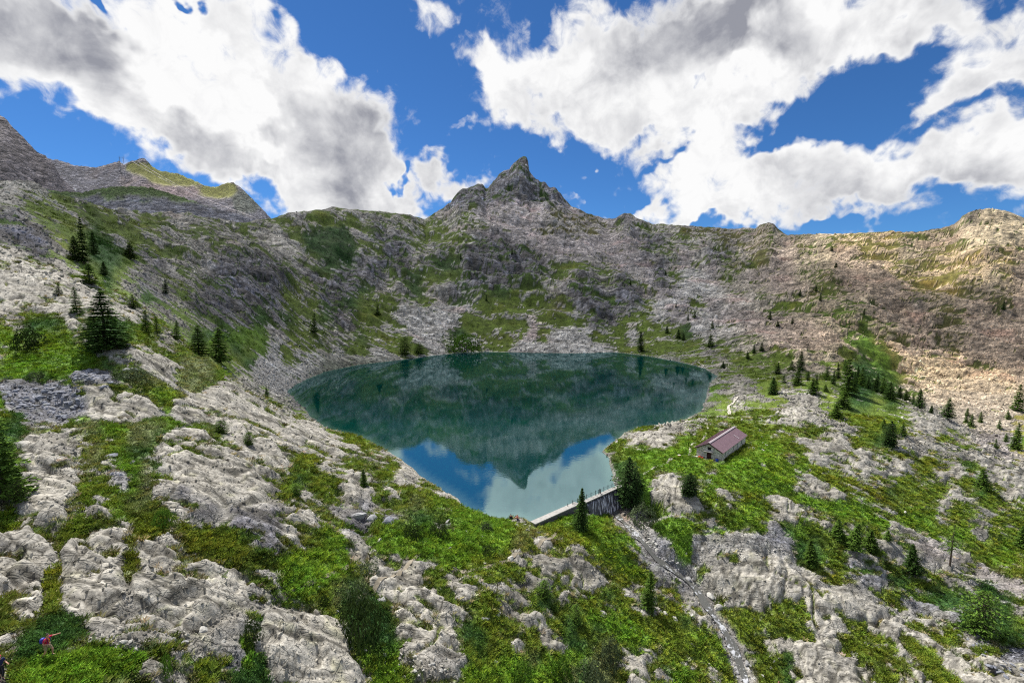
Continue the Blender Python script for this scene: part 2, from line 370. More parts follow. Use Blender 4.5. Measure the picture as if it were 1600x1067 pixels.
# ------------------------------------------------------------------ land cover map (20 px cells of the photo, rows from 280 px)
ROWS = """
nnookkkkkkkkkkkkkkkk kkkkkkkkkkkkkkkkkkkk kkkkkkkkkkkkkkkkkkkk kkkkkkkkkkkkkkkkkkkk
rrnnookkkkoooooookkk kkkkkkkkkkkkkkkkkkkk kkttktttttmmmmmmmmmm mmmmmmmmmmmmmmmmkkkk
rroooonooooomnnnmmmm oommmmommmmmmktttktt ttktttttmmmmmmmmmmmm mmmmmmmmmmmmmmmnnnnn
kknooomoonnoonnmmnmo nommoonomnmnmmnnottt tttpppptknmnmmmmnmnn kpmrrrpppyrppprkkrrr
kkkkmoodoooommnmmmno nnommooonknmnoonmntt ttppppptnknnnpppppnp npnrrrynyyyyppprrrrr
nkkknmoddmooonmmmnnm mrnodddmokkkoooookkk tttttpptttkknmnnpppp ntpnnyyyyypnppprrrry
rnkknomdddoknmmnmmmn mnrrodddmokkmnkmdkkk kkttttttttknmtnkknpp ttpnnttyyynppyyyypyn
rrrkrmoodomnknmmnkkk kkmmndddkkkkmkddodkk kkkmoommtttkmsntmpmp ttnnnttttyppyyyyyyyt
rrrrrrrodnmknmmnkkkk kkkkkmkkkkmkdooodkkk kkmnnkmmkntkmsstnntt ttnnptttttyyyyyyynyt
rrrrrrrroomdknmmkkkk kkoonkkkdmmmdnnkdkkd oomnkkkmkknttsssnnnn tttpoptttttyyyyppppt
nnooormrddmnmmnkkkkk kkoookkdooommosssooo ooopokkkkkosstotstsm ooonnnontttkpppttppt
ondddrrddddoommmnkmk dkdoodkkooosssssoooo ssooookkooosttssttts mnnnnonmtttttppttttt
ggdgggmdddoomnmdddgg gnooonmndddosssddsss ssosssooosooodsssstt tnnnnnnommtttppttttt
ngggggodnrrrnmoooodo gsooonsoossssssssoss ssssssssooooooomonnn mttttoggyypttppttttt
hgggggmodomrrmhhhood ssosswwwwwwwwwwwwwww wwwwwwwwwwwwwooonoom oonnnnoggyttttyttttt
ggddgbbbbdhhhrhhhgnr sssswwwwwwwwwwwwwwww wwwwwwwwwwwwwwwwonoo onmnooddgygttytttttt
bbbbbgorrroogghhmnrn nsswwwwwwwwwwwwwwwww wwwwwwwwwwwwwwwgmrno onooondddgyttttttttt
gbbggbbrmrrrmomnrrrr nnnkwwwwwwwwwwwwwwww wwwwwwwwwwwwwwwmonom omrnooddodnnttttttyg
odbbbgghhrrmggghrrrr rrrowwwwwwwwwwwwwwww wwwwwwwwwwwwwommoomo mrrrnoooooorrnttyyty
ddnhoohhgghhhggghhgn rrrrroogwwwwwwwwwwww wwwwwwwwwoornnmonooo oonomnmoogorrrmnyyyy
ddrnnmrrrohhddrrrrrr nnnoonrroorwwwwwwwww wwwwwwwoorrnogooooog oommnroodornnomntttg
dornnmohogddmrrrrrrr rnroomrnmmrrwwwwwwww wwwwwwwmogonggooooog goonrmorrnomomomrnty
ddrrrnohogghdrrrrmrr rrnomrnomnorrwwwwwww wwwwwwwwdooogggogggg gmgoomrrmnroonndomrr
ddrrrrooobghoorrnrrr rrodoonrroornnrrwwww wwwwwwwwddgrrmogggmo grrgooooomommnmomnrr
ndrrrrooogghmrrrrrmr rmonoomrnomooomnrwww wwwwwwwwddgrrrogmooo mmrrgoooodoooorndonr
rnrrrmoooohhnrkrrrrr rnnrnmbnbnmohogogwww wwwwwwwdhhgonnoomogg rrnrmgggooooonoooooo
ggrrroonrgornnrkkokk kkrrrnnkkobhddnbgggg nngggdgosssgggomoggo nrmnnoommngggoomnooo
oorrroonrrrrrrooonkk kkrrngobkoggggggghgg ohoooggomssgggoggoog bdgonmnoomnmgoggnooo
rrrromrrrrrrrrroookk kkrrnggnnggggggggmoo horoooggggbbggbssssb bbddonmmnndttmgooogo
rrrrorrrrrrrrrrrooon kkmggggnrrnmngggoooo rnrnnnnooobbbgsooorm rmddbomnnnomtttnoggo
rrroorrrrrrrrrrrrrrn nnggggooomrrrmonoooo oorrnrnnooobbsoonrrr rrrooobdnnmmoommttmo
rrroorrrrrrrrrrrrrrn nmgggomdhrrrrrmnoooo mnnornroomonmbdrrrrr rrrrooobbddommmmddtt
rrrrnrrrrrrrrrrrrrrn nmggoohhmrrorrmnrooo nodrooodooooomrnrrrr rmorrrromnbbdddddddm
rrrrrrrrrrrrrrrrrrnm mrrrmohdhbrrnrmmnoon nodnmoomoommooorooor rdorrrrrrorbbddddddm
rrrddddrrrrrrrrrmnno drrrrrohddrrrrrodomn nroodogggoooodrroooo rodrrrrrrroornbddddo
rrdddddmommmmonnnoog drrrrrmddddrrrrrddoo rorododoggooooggroon nmorrrrrrrrrroonbbdd
rddddmmmmnmmmnrnooog rrrrrrrodddmrrrrodoo mornddohogoooooogrom rmrrrromrrroorrroobb
mddggnmnmrmnrngooobg ddrrrrrogogmmnnrmoog ghgggghhrmroonooogro odorrrrrorrroorrrrbb
rogggggghhmnrnroondd ddorrrrroggomnmmgggg gggghdhhorrmggonooro odrrrrrromrrroorrrrr
rogggggghhmnrnroondd ddorrrrroggomnmmgggg gggghdhhorrmggonooro odrrrrrromrrroorrrrr
"""
rows = [r.replace(' ', '') for r in ROWS.strip().split('\n')]
for r in rows: assert len(r) == 80, (len(r), r)
#        veg   rock colour           plant colour          slab  cliff block shrub
CLS = {
 'r': (.06, (.44, .415, .36), (.075, .105, .022), 1.0, 0.0, 0.15, 0.2),
 'n': (.32, (.40, .375, .325), (.075, .110, .022), 0.45, 0.3, 0.6, 0.3),
 'm': (.50, (.36, .34, .30), (.070, .108, .020), 0.2, 0.4, 0.6, 0.3),
 'k': (.27, (.205, .20, .22), (.042, .078, .018), 0.0, 1.0, 0.3, 0.4),
 't': (.05, (.385, .345, .33), (.075, .085, .028), 0.0, 0.1, 0.9, 0.0),
 's': (.05, (.54, .52, .48), (.050, .080, .024), 0.0, 0.0, 1.0, 0.0),
 'g': (1.02, (.36, .35, .33), (.088, .165, .020), 0.0, 0.0, 0.0, 0.45),
 'o': (.84, (.36, .345, .31), (.090, .130, .020), 0.2, 0.0, 0.3, 0.3),
 'd': (.98, (.30, .30, .28), (.030, .070, .020), 0.0, 0.0, 0.0, 1.0),
 'h': (.90, (.34, .33, .30), (.115, .135, .060), 0.0, 0.0, 0.0, 0.9),
 'y': (.62, (.43, .38, .31), (.170, .150, .045), 0.1, 0.0, 0.5, 0.0),
 'p': (.56, (.31, .285, .26), (.092, .088, .034), 0.0, 0.2, 0.6, 0.0),  # brown moor grass, with some of the slope's shade worked into its colour
 'b': (.10, (.25, .255, .29), (.060, .110, .020), 0.0, 0.0, 1.0, 0.0),
 'c': (.05, (.52, .46, .38), (.14, .15, .04), 0.0, 0.0, 0.8, 0.0),  # cream scree: pale stone, brightened further by sunlight put into the colour
 'e': (.10, (.30, .16, .10), (.12, .10, .04), 0.0, 0.0, 0.5, 0.0),
 'w': (.02, (.16, .17, .13), (.040, .070, .020), 0.0, 0.0, 0.3, 0.0),
}
prop = np.zeros((40, 80, 11), np.float32)
for j, r in enumerate(rows):
    for i, c in enumerate(r):
        v, rc, gc, sl, cf, bl, sh = CLS[c]
        prop[j, i] = (v,) + rc + gc + (sl, cf, bl, sh)
prop = np.repeat(np.repeat(prop, 3, 0), 3, 1)
def blur(a, n):
    for _ in range(n):
        a = (np.concatenate([a[:1], a[:-1]]) + 2 * a + np.concatenate([a[1:], a[-1:]])) / 4
        a = (np.concatenate([a[:, :1], a[:, :-1]], 1) + 2 * a + np.concatenate([a[:, 1:], a[:, -1:]], 1)) / 4
    return a
prop = blur(prop, 1)

# polygons of single rock slabs and meadows drawn over the coarse map: (class, weight, points)
POLY = [
 ('r', [(270,625),(310,610),(350,608),(420,640),(500,672),(560,700),(600,712),(570,712),(500,700),(430,690),(345,672),(285,665),(268,645)]),
 ('r', [(245,690),(270,680),(330,680),(400,695),(470,705),(440,760),(390,780),(330,770),(260,740)]),
 ('r', [(100,860),(125,840),(160,835),(185,840),(200,820),(250,815),(300,860),(370,880),(395,910),(385,950),(300,970),(180,990),(95,960),(88,920)]),
 ('r', [(0,840),(95,845),(60,910),(40,960),(0,970)]), ('r', [(35,700),(80,700),(110,760),(105,790),(40,800)]),
 ('r', [(130,600),(160,605),(230,620),(250,650),(190,665),(140,650)]), ('r', [(195,545),(240,550),(290,575),(250,590),(205,565)]),
 ('r', [(410,970),(440,945),(490,945),(540,1000),(560,1067),(420,1067)]), ('r', [(580,895),(620,880),(660,890),(690,930),(712,1000),(710,1025),(660,1010),(630,985),(600,950),(575,930)]),
 ('r', [(0,380),(40,395),(120,440),(230,500),(210,510),(120,480),(0,440)]), ('r', [(0,420),(60,440),(125,490),(90,495),(0,470)]),
 ('r', [(875,885),(890,882),(908,915),(902,928),(885,905)]), ('r', [(832,965),(845,962),(885,1020),(860,1026),(850,1000)]), ('r', [(800,985),(815,1000),(823,1022),(803,1024)]),
 ('r', [(1115,900),(1150,890),(1280,925),(1285,935),(1200,950),(1150,945)]), ('r', [(1150,868),(1180,866),(1285,930),(1240,930)]),
 ('r', [(1270,935),(1300,932),(1380,960),(1440,1020),(1460,1060),(1400,1060),(1330,1010),(1260,960)]),
 ('r', [(1375,950),(1400,950),(1480,1010),(1560,1060),(1490,1060),(1420,1010)]),
 ('r', [(1240,1010),(1265,1005),(1330,1050),(1330,1067),(1240,1067)]), ('r', [(1020,755),(1060,748),(1072,770),(1100,780),(1095,800),(1055,795),(1030,780)]),
 ('r', [(1000,678),(1040,672),(1060,690),(1040,702),(1010,690)]), ('r', [(1235,745),(1290,755),(1325,780),(1300,790),(1260,770)]), ('r', [(1205,775),(1250,785),(1290,805),(1240,810),(1210,800)]),
 ('g', [(430,880),(470,860),(550,880),(540,900),(480,935),(445,930)]), ('g', [(560,840),(700,830),(790,830),(800,860),(700,880),(620,870)]), ('g', [(700,800),(740,800),(790,815),(780,850),(720,840)]),
 ('g', [(1130,720),(1200,705),(1250,740),(1230,770),(1160,775),(1100,760)]), ('g', [(1040,700),(1090,695),(1090,740),(1030,735)]), ('g', [(1225,765),(1300,790),(1400,815),(1380,825),(1300,812),(1240,785)]),
 ('g', [(900,850),(960,860),(1010,905),(980,905),(930,880)]), ('g', [(930,965),(990,970),(1020,1010),(960,1005)]), ('g', [(1340,545),(1400,590),(1430,612),(1380,595),(1330,565)]),
 ('g', [(90,1030),(160,1010),(240,1030),(200,1067),(20,1067),(40,1040)]), ('g', [(40,545),(140,535),(150,585),(40,590),(0,575),(0,545)]),
 ('o', [(720,500),(810,470),(830,520),(780,560),(725,520)]), ('g', [(1000,700),(1030,700),(1050,730),(1000,740)]), ('o', [(620,700),(590,680),(540,672),(530,690),(570,705)]),
 ('d', [(470,370),(540,365),(560,400),(530,425),(480,405)]), ('d', [(30,1030),(60,980),(95,955),(130,975),(110,1000),(70,1020)]), ('d', [(1500,960),(1560,960),(1560,985),(1500,985)]),
 ('d', [(530,930),(570,915),(600,950),(620,990),(560,1010),(535,975)]), ('b', [(0,610),(60,595),(120,605),(132,640),(95,662),(60,640),(10,635)]), ('b', [(110,585),(145,575),(190,600),(160,606),(120,595)]),
 ('s', [(1080,850),(1105,845),(1150,848),(1105,865),(1080,880)]), ('s', [(1145,848),(1200,855),(1260,885),(1250,890),(1190,862)]), ('k', [(720,405),(800,390),(830,400),(800,450),(770,475),(725,460)]),
 ('k', [(900,470),(960,490),(965,512),(930,505),(905,490)]), ('k', [(690,300),(760,290),(812,252),(850,290),(895,325),(830,330),(740,335),(690,332)]),
 ('t', [(840,400),(900,382),(1000,375),(1010,395),(940,410),(850,412)]), ('t', [(800,335),(850,330),(840,385),(800,395),(790,360)]), ('s', [(1050,420),(1080,430),(1180,500),(1140,490),(1080,455)]),
('o', [(1290,952),(1330,962),(1425,1035),(1410,1045),(1330,1000)]), ('o', [(1400,978),(1450,1010),(1495,1067),(1452,1067),(1412,1010)]), ('o', [(1236,955),(1262,952),(1265,1000),(1238,1005)]), ('o', [(1330,922),(1400,945),(1500,1010),(1482,1015),(1390,962)]),
 ('o', [(1300,985),(1345,1000),(1420,1067),(1370,1067),(1320,1020)]), ('o', [(1200,945),(1240,940),(1232,985),(1205,990)]), ('o', [(60,965),(90,850),(105,845),(92,900),(100,960)]), ('m', [(200,850),(212,850),(205,980),(185,985)]),
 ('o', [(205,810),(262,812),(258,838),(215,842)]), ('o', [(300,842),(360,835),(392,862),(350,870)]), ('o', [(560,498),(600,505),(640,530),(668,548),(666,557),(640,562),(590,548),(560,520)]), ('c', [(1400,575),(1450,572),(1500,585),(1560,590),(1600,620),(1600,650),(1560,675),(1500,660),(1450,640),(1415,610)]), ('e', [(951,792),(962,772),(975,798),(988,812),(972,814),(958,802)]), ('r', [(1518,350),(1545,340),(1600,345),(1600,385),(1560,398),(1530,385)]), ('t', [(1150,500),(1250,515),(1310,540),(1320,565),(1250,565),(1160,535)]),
]
def in_poly(px, py, poly):
    inside = np.zeros(px.shape, bool)
    n = len(poly)
    for i in range(n):
        x1, y1 = poly[i]; x2, y2 = poly[(i + 1) % n]
        if y1 == y2: continue
        c = ((y1 > py) != (y2 > py)) & (px < (x2 - x1) * (py - y1) / (y2 - y1) + x1)
        inside ^= c
    return inside
def poly_dist(x, y, pts, closed=True):
    d = np.full(x.shape, 1e9)
    n = len(pts)
    for i in range(n if closed else n - 1):
        x1, y1 = pts[i]; x2, y2 = pts[(i + 1) % n]
        vx, vy = x2 - x1, y2 - y1
        tt = np.clip(((x - x1) * vx + (y - y1) * vy) / (vx * vx + vy * vy + 1e-9), 0, 1)
        d = np.minimum(d, np.hypot(x - x1 - tt * vx, y - y1 - tt * vy))
    return d
# fine cover raster (4 px cells) so that the polygons keep their outlines
ry = np.arange(282, 1080, 4.0); rx = np.arange(2, 1600, 4.0)
RX, RY = np.meshgrid(rx, ry)
fine = bil(prop, 0, 1600, 280, 1080, RX, RY)
wx_ = RX + 7 * fbm(RX / 34, RY / 26, 3, 21); wy_ = RY + 6 * fbm(RX / 34, RY / 26, 3, 22)
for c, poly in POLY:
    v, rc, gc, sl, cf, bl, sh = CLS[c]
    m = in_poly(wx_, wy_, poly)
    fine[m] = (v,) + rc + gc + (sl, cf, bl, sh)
fine = blur(fine, 1)
LAND = (2, 1598, 282, 282 + 4 * (len(ry) - 1))

def lake_sd(x, y):
    d = poly_dist(x, y, shore)
    return np.where(in_poly(x, y, [tuple(p) for p in shore]), d, -d)      # positive inside the lake

sub = (np.abs(U - .05) < .75) & (Yg > 60) & (Yg < 460)
SD = np.full(U.shape, -200.0)
SD[sub] = lake_sd(Xg[sub], Yg[sub]) + (1.1 * fbm(Xg / 7, Yg / 7, 3, 48) * (0.5 + Yg / 300))[sub]

# dam line, house pad
def onz(px, py, z):
    u, s = pix_dir(px, py)
    Y = (z - CAM_H) / s
    return Vector((float(u * Y), float(Y), z))
DAM_B = onz(838, 821, 0.0); DAM_A = onz(964, 764, 0.0)          # left (near) end, right (far) end
dvx, dvy = DAM_A.x - DAM_B.x, DAM_A.y - DAM_B.y
dl = math.hypot(dvx, dvy); dnx, dny = dvy / dl, -dvx / dl         # downstream normal
along = ((Xg - DAM_B.x) * dvx + (Yg - DAM_B.y) * dvy) / dl
down = (Xg - DAM_B.x) * dnx + (Yg - DAM_B.y) * dny
downstream = (along > -1.0) & (along < dl + 1.0) & (down > 0) & (down < 40)
# lake bed and banks
bank = np.clip(-SD, 0, 10)
dsd = sstep(-.2, .6, down) * sstep(-2.0, -.6, along) * sstep(dl + 2, dl + .6, along) * (down < 45)
floor_ = 0.12 + 0.11 * bank - 14 * sstep(2.5, 10, bank) - 14 * dsd
Z = np.where(SD < 0, np.maximum(Z, floor_), Z)
Z = np.where(SD >= 0, -0.25 - 0.22 * SD, Z)
near_dam = sstep(-1.5, 0.6, along) * sstep(dl + 1.5, dl - 0.6, along) * sstep(-0.2, 0.5, down) * sstep(14, 5, down)
Zd = -0.05 - 0.5 * sstep(.1, .4, along / dl) - 2.3 * sstep(0.45, .68, along / dl) - 0.08 * down
Z = Z * (1 - near_dam) + Zd * near_dam

# ground cover properties at every grid point
ux, uy = world_pix(Xg, Yg, Z)
warp = 5.0 + 3.0 * sstep(500, 900, uy)
ux = ux + warp * fbm(Xg / Yg * 40, np.log(Yg) * 40, 3, 31); uy = uy + warp * fbm(Xg / Yg * 40, np.log(Yg) * 40, 3, 32)
PR = bil(fine, LAND[0], LAND[1], LAND[2], LAND[3], ux, uy).astype(np.float32)
veg0, rockc, vegc = PR[..., 0], PR[..., 1:4].copy(), PR[..., 4:7].copy()
slab, cliff, block, shrub = PR[..., 7], PR[..., 8], PR[..., 9], PR[..., 10]
px_m = Yg / 448.0                                                # size of one rendered pixel

# ------------------------------------------------------------------ relief
# strata run down to the right: rotated, stretched coordinates
ang = R(-18)
sa = Xg * math.cos(ang) + Yg * math.sin(ang)
sb = -Xg * math.sin(ang) + Yg * math.cos(ang) + 0.75 * Z
def vis(size): return sstep(2.0, 4.2, size / px_m) * sstep(520.0, 150.0, size / px_m)
relief = np.zeros(U.shape); crack = np.zeros(U.shape); shade_cell = np.zeros(U.shape)
wsx = 0.45 * fbm(Xg / 9, Yg / 9, 3, 41); wsy = 0.45 * fbm(Xg / 9, Yg / 9, 3, 42)
far = sstep(160, 300, Yg)
rimp = 1 - 0.9 * sstep(0.955, 1.0, t) * sstep(1.04, 1.0, t)       # keep the measured skyline
humm = 1.7 * fbm(Xg / 26, Yg / 20, 4, 50) * sstep(20, 90, Yg) * (1 - 0.5 * sstep(150, 300, Yg)) * sstep(2, 12, -SD)
humm += 0.55 * fbm(sa / 9, sb / 4, 4, 51) * sstep(1, 6, -SD)
relief += humm
open_ = sstep(4, 90, -SD + (Yg < 150) * 100) * sstep(1.35, 0.95, t)
wfx = 14 * fbm(Xg / 70, Yg / 70, 3, 43); wfy = 9 * fbm(Xg / 60, Yg / 60, 3, 44)
big = fbm((sa + wfx) / 80, (sb + wfy) / 36, 5, 52, 0.5, True)
mid = fbm((sa + wfx) / 30, (sb + wfy) / 11, 4, 53, 0.52, True)
gul = fbm((Xg + .35 * Yg + wfx) / 26, (Yg - .3 * Xg) / 90, 4, 92, 0.5, True)
relief += far * open_ * rimp * (11.0 * big + (1.4 + 4.0 * cliff) * mid + (3.0 + 3.5 * cliff) * gul)
pkm = np.exp(-((U - 0.03) / 0.12) ** 2) * sstep(.72, .85, t) * sstep(1.25, 1.0, t) * rimp
relief += pkm * (11 * fbm((Xg * .8 + Z * .6) / 26, (Yg + Z * .9) / 20, 5, 54, .58, True) + 7 * fbm((Xg - Z * .8) / 14, (Yg) / 40, 4, 55, .55, True))
rockmask0 = np.clip(1 - veg0, 0, 1)
for k, (size, an, amp, wg_s, wg_c, wg_b) in enumerate([
        (30.0, 2.4, 6.5, .0, 1.0, .2), (14.0, 2.6, 3.2, .2, 1.0, .35), (7.0, 2.4, 1.7, .35, .9, .5),
        (3.4, 2.6, .75, .38, .7, .9), (1.6, 2.0, .38, .12, .4, 1.0), (0.8, 1.6, .18, .05, .3, .9)]):
    vz = vis(size)
    if vz.max() < 0.01: continue
    m = vz > 0.01
    wq = 3.2 / (size * .2 + 2.2)
    f1, f2, dx, dy, cid = worley((sa / (size * an) + wsx * wq)[m], (sb / size + wsy * 1.4 * wq)[m], 60 + k * 7)
    a1 = cid * 6.283; tilt = (np.cos(a1) * dx + np.sin(a1) * dy * 1.6)
    gap = sstep(0.0, 0.20, f2 - f1)
    rnd = _hash((cid * 9999).astype(np.int64), (cid * 77).astype(np.int64), 3) - 0.5
    h = tilt * 0.9 + rnd * 0.7
    wg = (slab[m] * wg_s * 0.7 + cliff[m] * wg_c + block[m] * wg_b)
    wt = np.clip(wg, 0, 1.2) * vz[m]
    damp = np.where(far[m] > .5, .62, .42)
    relief[m] += damp * (amp * h * wt * rockmask0[m] ** 0.5 - amp * 0.45 * (1 - gap) * wt * rockmask0[m]) * rimp[m]
    crack[m] = np.maximum(crack[m], (1 - gap) * np.clip(wg_s * slab[m] * .6 + wg_b * block[m] + wg_c * cliff[m], 0, 1) * vz[m] * .8)
    shade_cell[m] += rnd * np.clip(wg, 0, 1) * vz[m] * .8
# long joints and bedding planes in slabs and cliffs
def line(n, w): return sstep(w, 0.0, np.abs(n))
j1 = line(fbm(sa / 17 + wsx * .5, sb / 3.4, 2, 93), .085); j2 = line(fbm(sa / 4.2, sb / 12 + wsy, 2, 94), .060); j3 = line(fbm((sa + sb * .6) / 11, (sb - sa * .5) / 5.0, 2, 95), .045)
lq = fbm((sa + 2 * wsx) / 15, sb / 5.5, 3, 98) * 4.0; lf = lq - np.floor(lq); ledge = np.floor(lq) + sstep(.38, .60, lf)
lq2 = fbm(sa / 6, (sb + 2 * wsy) / 2.4, 3, 99) * 3.0; lf2 = lq2 - np.floor(lq2); ledge2 = np.floor(lq2) + sstep(.35, .6, lf2)
relief += (1 - far) * np.clip(slab + .6 * cliff, 0, 1) * (.85 * (ledge - lq) + .26 * (ledge2 - lq2)) * sstep(20, 34, Yg)
ledge_c = np.maximum(sstep(.30, .40, lf) * sstep(.52, .42, lf), .7 * sstep(.28, .38, lf2) * sstep(.50, .42, lf2))
jn = np.clip(np.maximum(j1, np.maximum(j2 * .8, j3 * .7)), 0, 1) * vis(2.6) * np.clip(slab + .6 * cliff, 0, 1)
relief -= 0.24 * jn
crack = np.maximum(crack * .8, np.maximum(jn, ledge_c * .55 * np.clip(slab, 0, 1) * (1 - far)))
J1 = line(fbm((sa + wfx * .3) / 70, (sb + wfy * .3) / 9, 3, 96), .05) * vis(10) * np.clip(cliff + .5 * block + .4 * slab, 0, 1)
relief -= 0.8 * J1; crack = np.maximum(crack, J1 * .9)
bed = fbm(sa / 11, sb / 1.5, 4, 90, 0.5, True)
relief += bed * (0.10 * slab + 0.3 * cliff) * vis(3.0)
bed2 = fbm((sa + wfx * .3) / 34, (sb + wfy * .3) / 5.5, 3, 91, 0.5, True)
relief += bed2 * (1.2 * cliff + .4 * block * far) * sstep(100, 300, Yg) * rimp
dome = fbm(sa / 13, sb / 8, 3, 97)
relief += slab * (1 - far) * .9 * dome

# vegetation against rock, patchy and blocky
n1 = fbm(sa / 9, sb / 3.2, 5, 100, 0.62); n1f = fbm((sa + wfx) / 46, (sb + wfy) / 17, 5, 101, 0.66); n0 = fbm(sa / 2.6, sb / 1.3, 4, 102, .62)
spk = np.zeros(U.shape); cidn = None
for size, seed in ((11.0, 110), (5.0, 111), (2.4, 112), (1.1, 113)):
    vz = vis(size); m = vz > .01
    if not m.any(): continue
    _, _, _, _, cq = worley((sa / (size * 1.8) + wsx)[m], (sb / size + wsy)[m], seed)
    spk[m] += (np.clip((cq - .72) / .28, 0, 1) * 1.0 - np.clip((.2 - cq) / .2, 0, 1) * .5) * vz[m]
nz = (1 - far) * (0.60 * n1 + 0.45 * n0 * sstep(160, 60, Yg)) + far * (1.0 * n1f + 0.9 * n1)
vd = (veg0 - 0.5) * 1.35 + nz * 1.55 + crack * 0.35 * (veg0 > .1) - spk * 0.62 * np.clip((1.25 - veg0) * 1.4, .12, 1)
seam = np.maximum(line(fbm((sa + 3 * wsx) / 26, (sb + 3 * wsy) / 8, 3, 96), .085), .9 * line(fbm((sa + 3 * wsx) / 9, sb / 26, 3, 197), .06))
seam = seam * sstep(-.45, .45, fbm(Xg / 11, Yg / 9, 3, 198)) * (1 - far) * sstep(.0, .2, slab)
vd = np.maximum(vd, -.55 + .85 * seam)
V = sstep(-0.09, 0.09, vd + 0.02)
V = np.where(SD > -0.5, 0, V)
rise = sstep(-0.05, 0.5, -vd) * (0.45 + 0.45 * slab) * sstep(12, 40, Yg)
relief += rise * np.where(far > .5, 1.6, 1.0)
# shrubby cushions on plants
f1, f2, dx, dy, cid = worley(Xg / 1.15 + wsx * 2, Yg / 1.15 + wsy * 2, 120)
cush = sstep(0.8, 0.0, f1) * sstep(1.0, 2.4, 1.15 / px_m)
relief += V * (0.18 + 0.35 * shrub) * cush
f1b, f2b, _, _, cidb = worley(Xg / 5.0 + wsx * 2, Yg / 4.0 + wsy * 2, 122)
relief += V * far * (0.5 + 2.2 * shrub) * sstep(0.8, 0.0, f1b)

shore_fade = sstep(0.0, 4.0, -SD)
relief = blur(relief, 1)
Zf = Z + relief * np.where(SD > 0, 0.3, 0.15 + 0.85 * shore_fade)
Zf = np.where(SD < 0, np.maximum(Zf, floor_ - .06 - .05 * bank), Zf)
Zf = np.where(SD >= 0, np.minimum(Zf, -0.15), Zf)
Zf = Zf * (1 - near_dam) + (Zd + 0.15 * relief) * near_dam
# re-fit the skyline exactly after the relief
Tnow = ((Zf - CAM_H) / Yg)
msk = (t > 0.7) & (t < 1.25)
Tm = np.where(msk, Tnow, -9).max(0)[None, :]
c_all = (T - Tm)[0]
kk = np.exp(-(np.arange(-40, 41) / 16.0) ** 2); kk /= kk.sum()
c_s = np.convolve(np.pad(c_all, 40, 'edge'), kk, 'valid')
Zf = Zf + c_s[None, :] * Yg * sstep(0.72, 0.97, t) * sstep(1.6, 1.05, t)
Zf = Zf + (c_all - c_s)[None, :] * Yg * sstep(0.955, 0.995, t) * sstep(1.12, 1.01, t)

# soften near-vertical steps of the near ground so that they do not read as curtains
for _ in range(2):
    gy_ = np.gradient(Zf, axis=0) / np.gradient(Yg, axis=0); gx_ = np.gradient(Zf, axis=1) / np.gradient(Xg, axis=1)
    st = blur(sstep(1.1, 2.2, np.hypot(gx_, gy_)), 2) * (1 - .75 * far) * (near_dam < .01)
    zb = Zf
    zb = blur(zb, 4)
    Zf = Zf * (1 - st) + zb * st

# stream bed and pad for the house
STREAM_PX = [(960,792),(966,806),(985,824),(1008,848),(1022,868),(1045,885),(1070,902),(1092,922),(1104,945),(1122,968),(1140,996),(1150,1020),(1160,1045),(1170,1075)]
def hit(px, py, grid):
    u, s = pix_dir(px, py)
    cu = (float(u) - U0) / (U1 - U0) * (NU - 1)
    i = int(np.clip(cu, 0, NU - 2)); f = cu - i
    col = grid[:, i] * (1 - f) + grid[:, i + 1] * f
    sl_ = (col - CAM_H) / Yg[:, 0]
    idx = np.argmax(sl_ >= float(s))
    if sl_[idx] < float(s) or idx == 0: idx = int(np.argmax(sl_[:int(0.9 * NY)]))
    j = max(idx, 1)
    a, b = sl_[j - 1], sl_[j]
    k = np.clip((float(s) - a) / (b - a + 1e-12), 0, 1)
    yy = Yg[j - 1, 0] * (1 - k) + Yg[j, 0] * k
    return Vector((float(u) * yy, yy, float(col[j - 1] * (1 - k) + col[j] * k)))
stream_pts = [hit(px, py, Z) for px, py in STREAM_PX]
zz = 0
zmin = 1e9
for p in stream_pts:
    zmin = min(zmin, p.z - 0.25); p.z = zmin; zmin -= 0.12
sp = [(p.x, p.y) for p in stream_pts]
ss = (Yg > 50) & (Yg < 110) & (U > .05) & (U < .75)
dS = np.full(U.shape, 99.0); zS = np.zeros(U.shape)
xs_, ys_ = Xg[ss], Yg[ss]
bd = np.full(xs_.shape, 1e9); bz = np.zeros(xs_.shape)
for i in range(len(sp) - 1):
    x1, y1 = sp[i]; x2, y2 = sp[i + 1]
    vx, vy = x2 - x1, y2 - y1
    tt = np.clip(((xs_ - x1) * vx + (ys_ - y1) * vy) / (vx * vx + vy * vy), 0, 1)
    d = np.hypot(xs_ - x1 - tt * vx, ys_ - y1 - tt * vy)
    m = d < bd
    bd = np.where(m, d, bd); bz = np.where(m, stream_pts[i].z * (1 - tt) + stream_pts[i + 1].z * tt, bz)
dS[ss] = bd; zS[ss] = bz
wst = sstep(2.6, .8, dS + 1.3 * fbm(Xg / 2.5, Yg / 2.5, 3, 200))
Zf = Zf * (1 - wst) + (zS - 0.25 + 0.3 * np.clip(relief * .3 + .4 * fbm(Xg / .7, Yg / .7, 2, 201), -.6, .9)) * wst
V = V * (1 - sstep(2.0, 1.1, dS + .8 * fbm(Xg / 1.5, Yg / 1.5, 3, 202)))
block = np.maximum(block, sstep(2.6, 1.6, dS)); SDs = SD
rockc = rockc * (1 - .7 * wst[..., None]) + np.array([.25, .24, .235]) * .7 * wst[..., None]
HA = onz(1088, 712, 2.5); HB = onz(1128, 721, 2.5)
hw = Vector((HB.x - HA.x, HB.y - HA.y)).normalized()              # across the gable
hl = Vector((-hw.y, hw.x))                                        # along the ridge, away from the camera
HW, HLEN = 6.0, 19.0
hc0 = Vector(((HA.x + HB.x) / 2, (HA.y + HB.y) / 2))
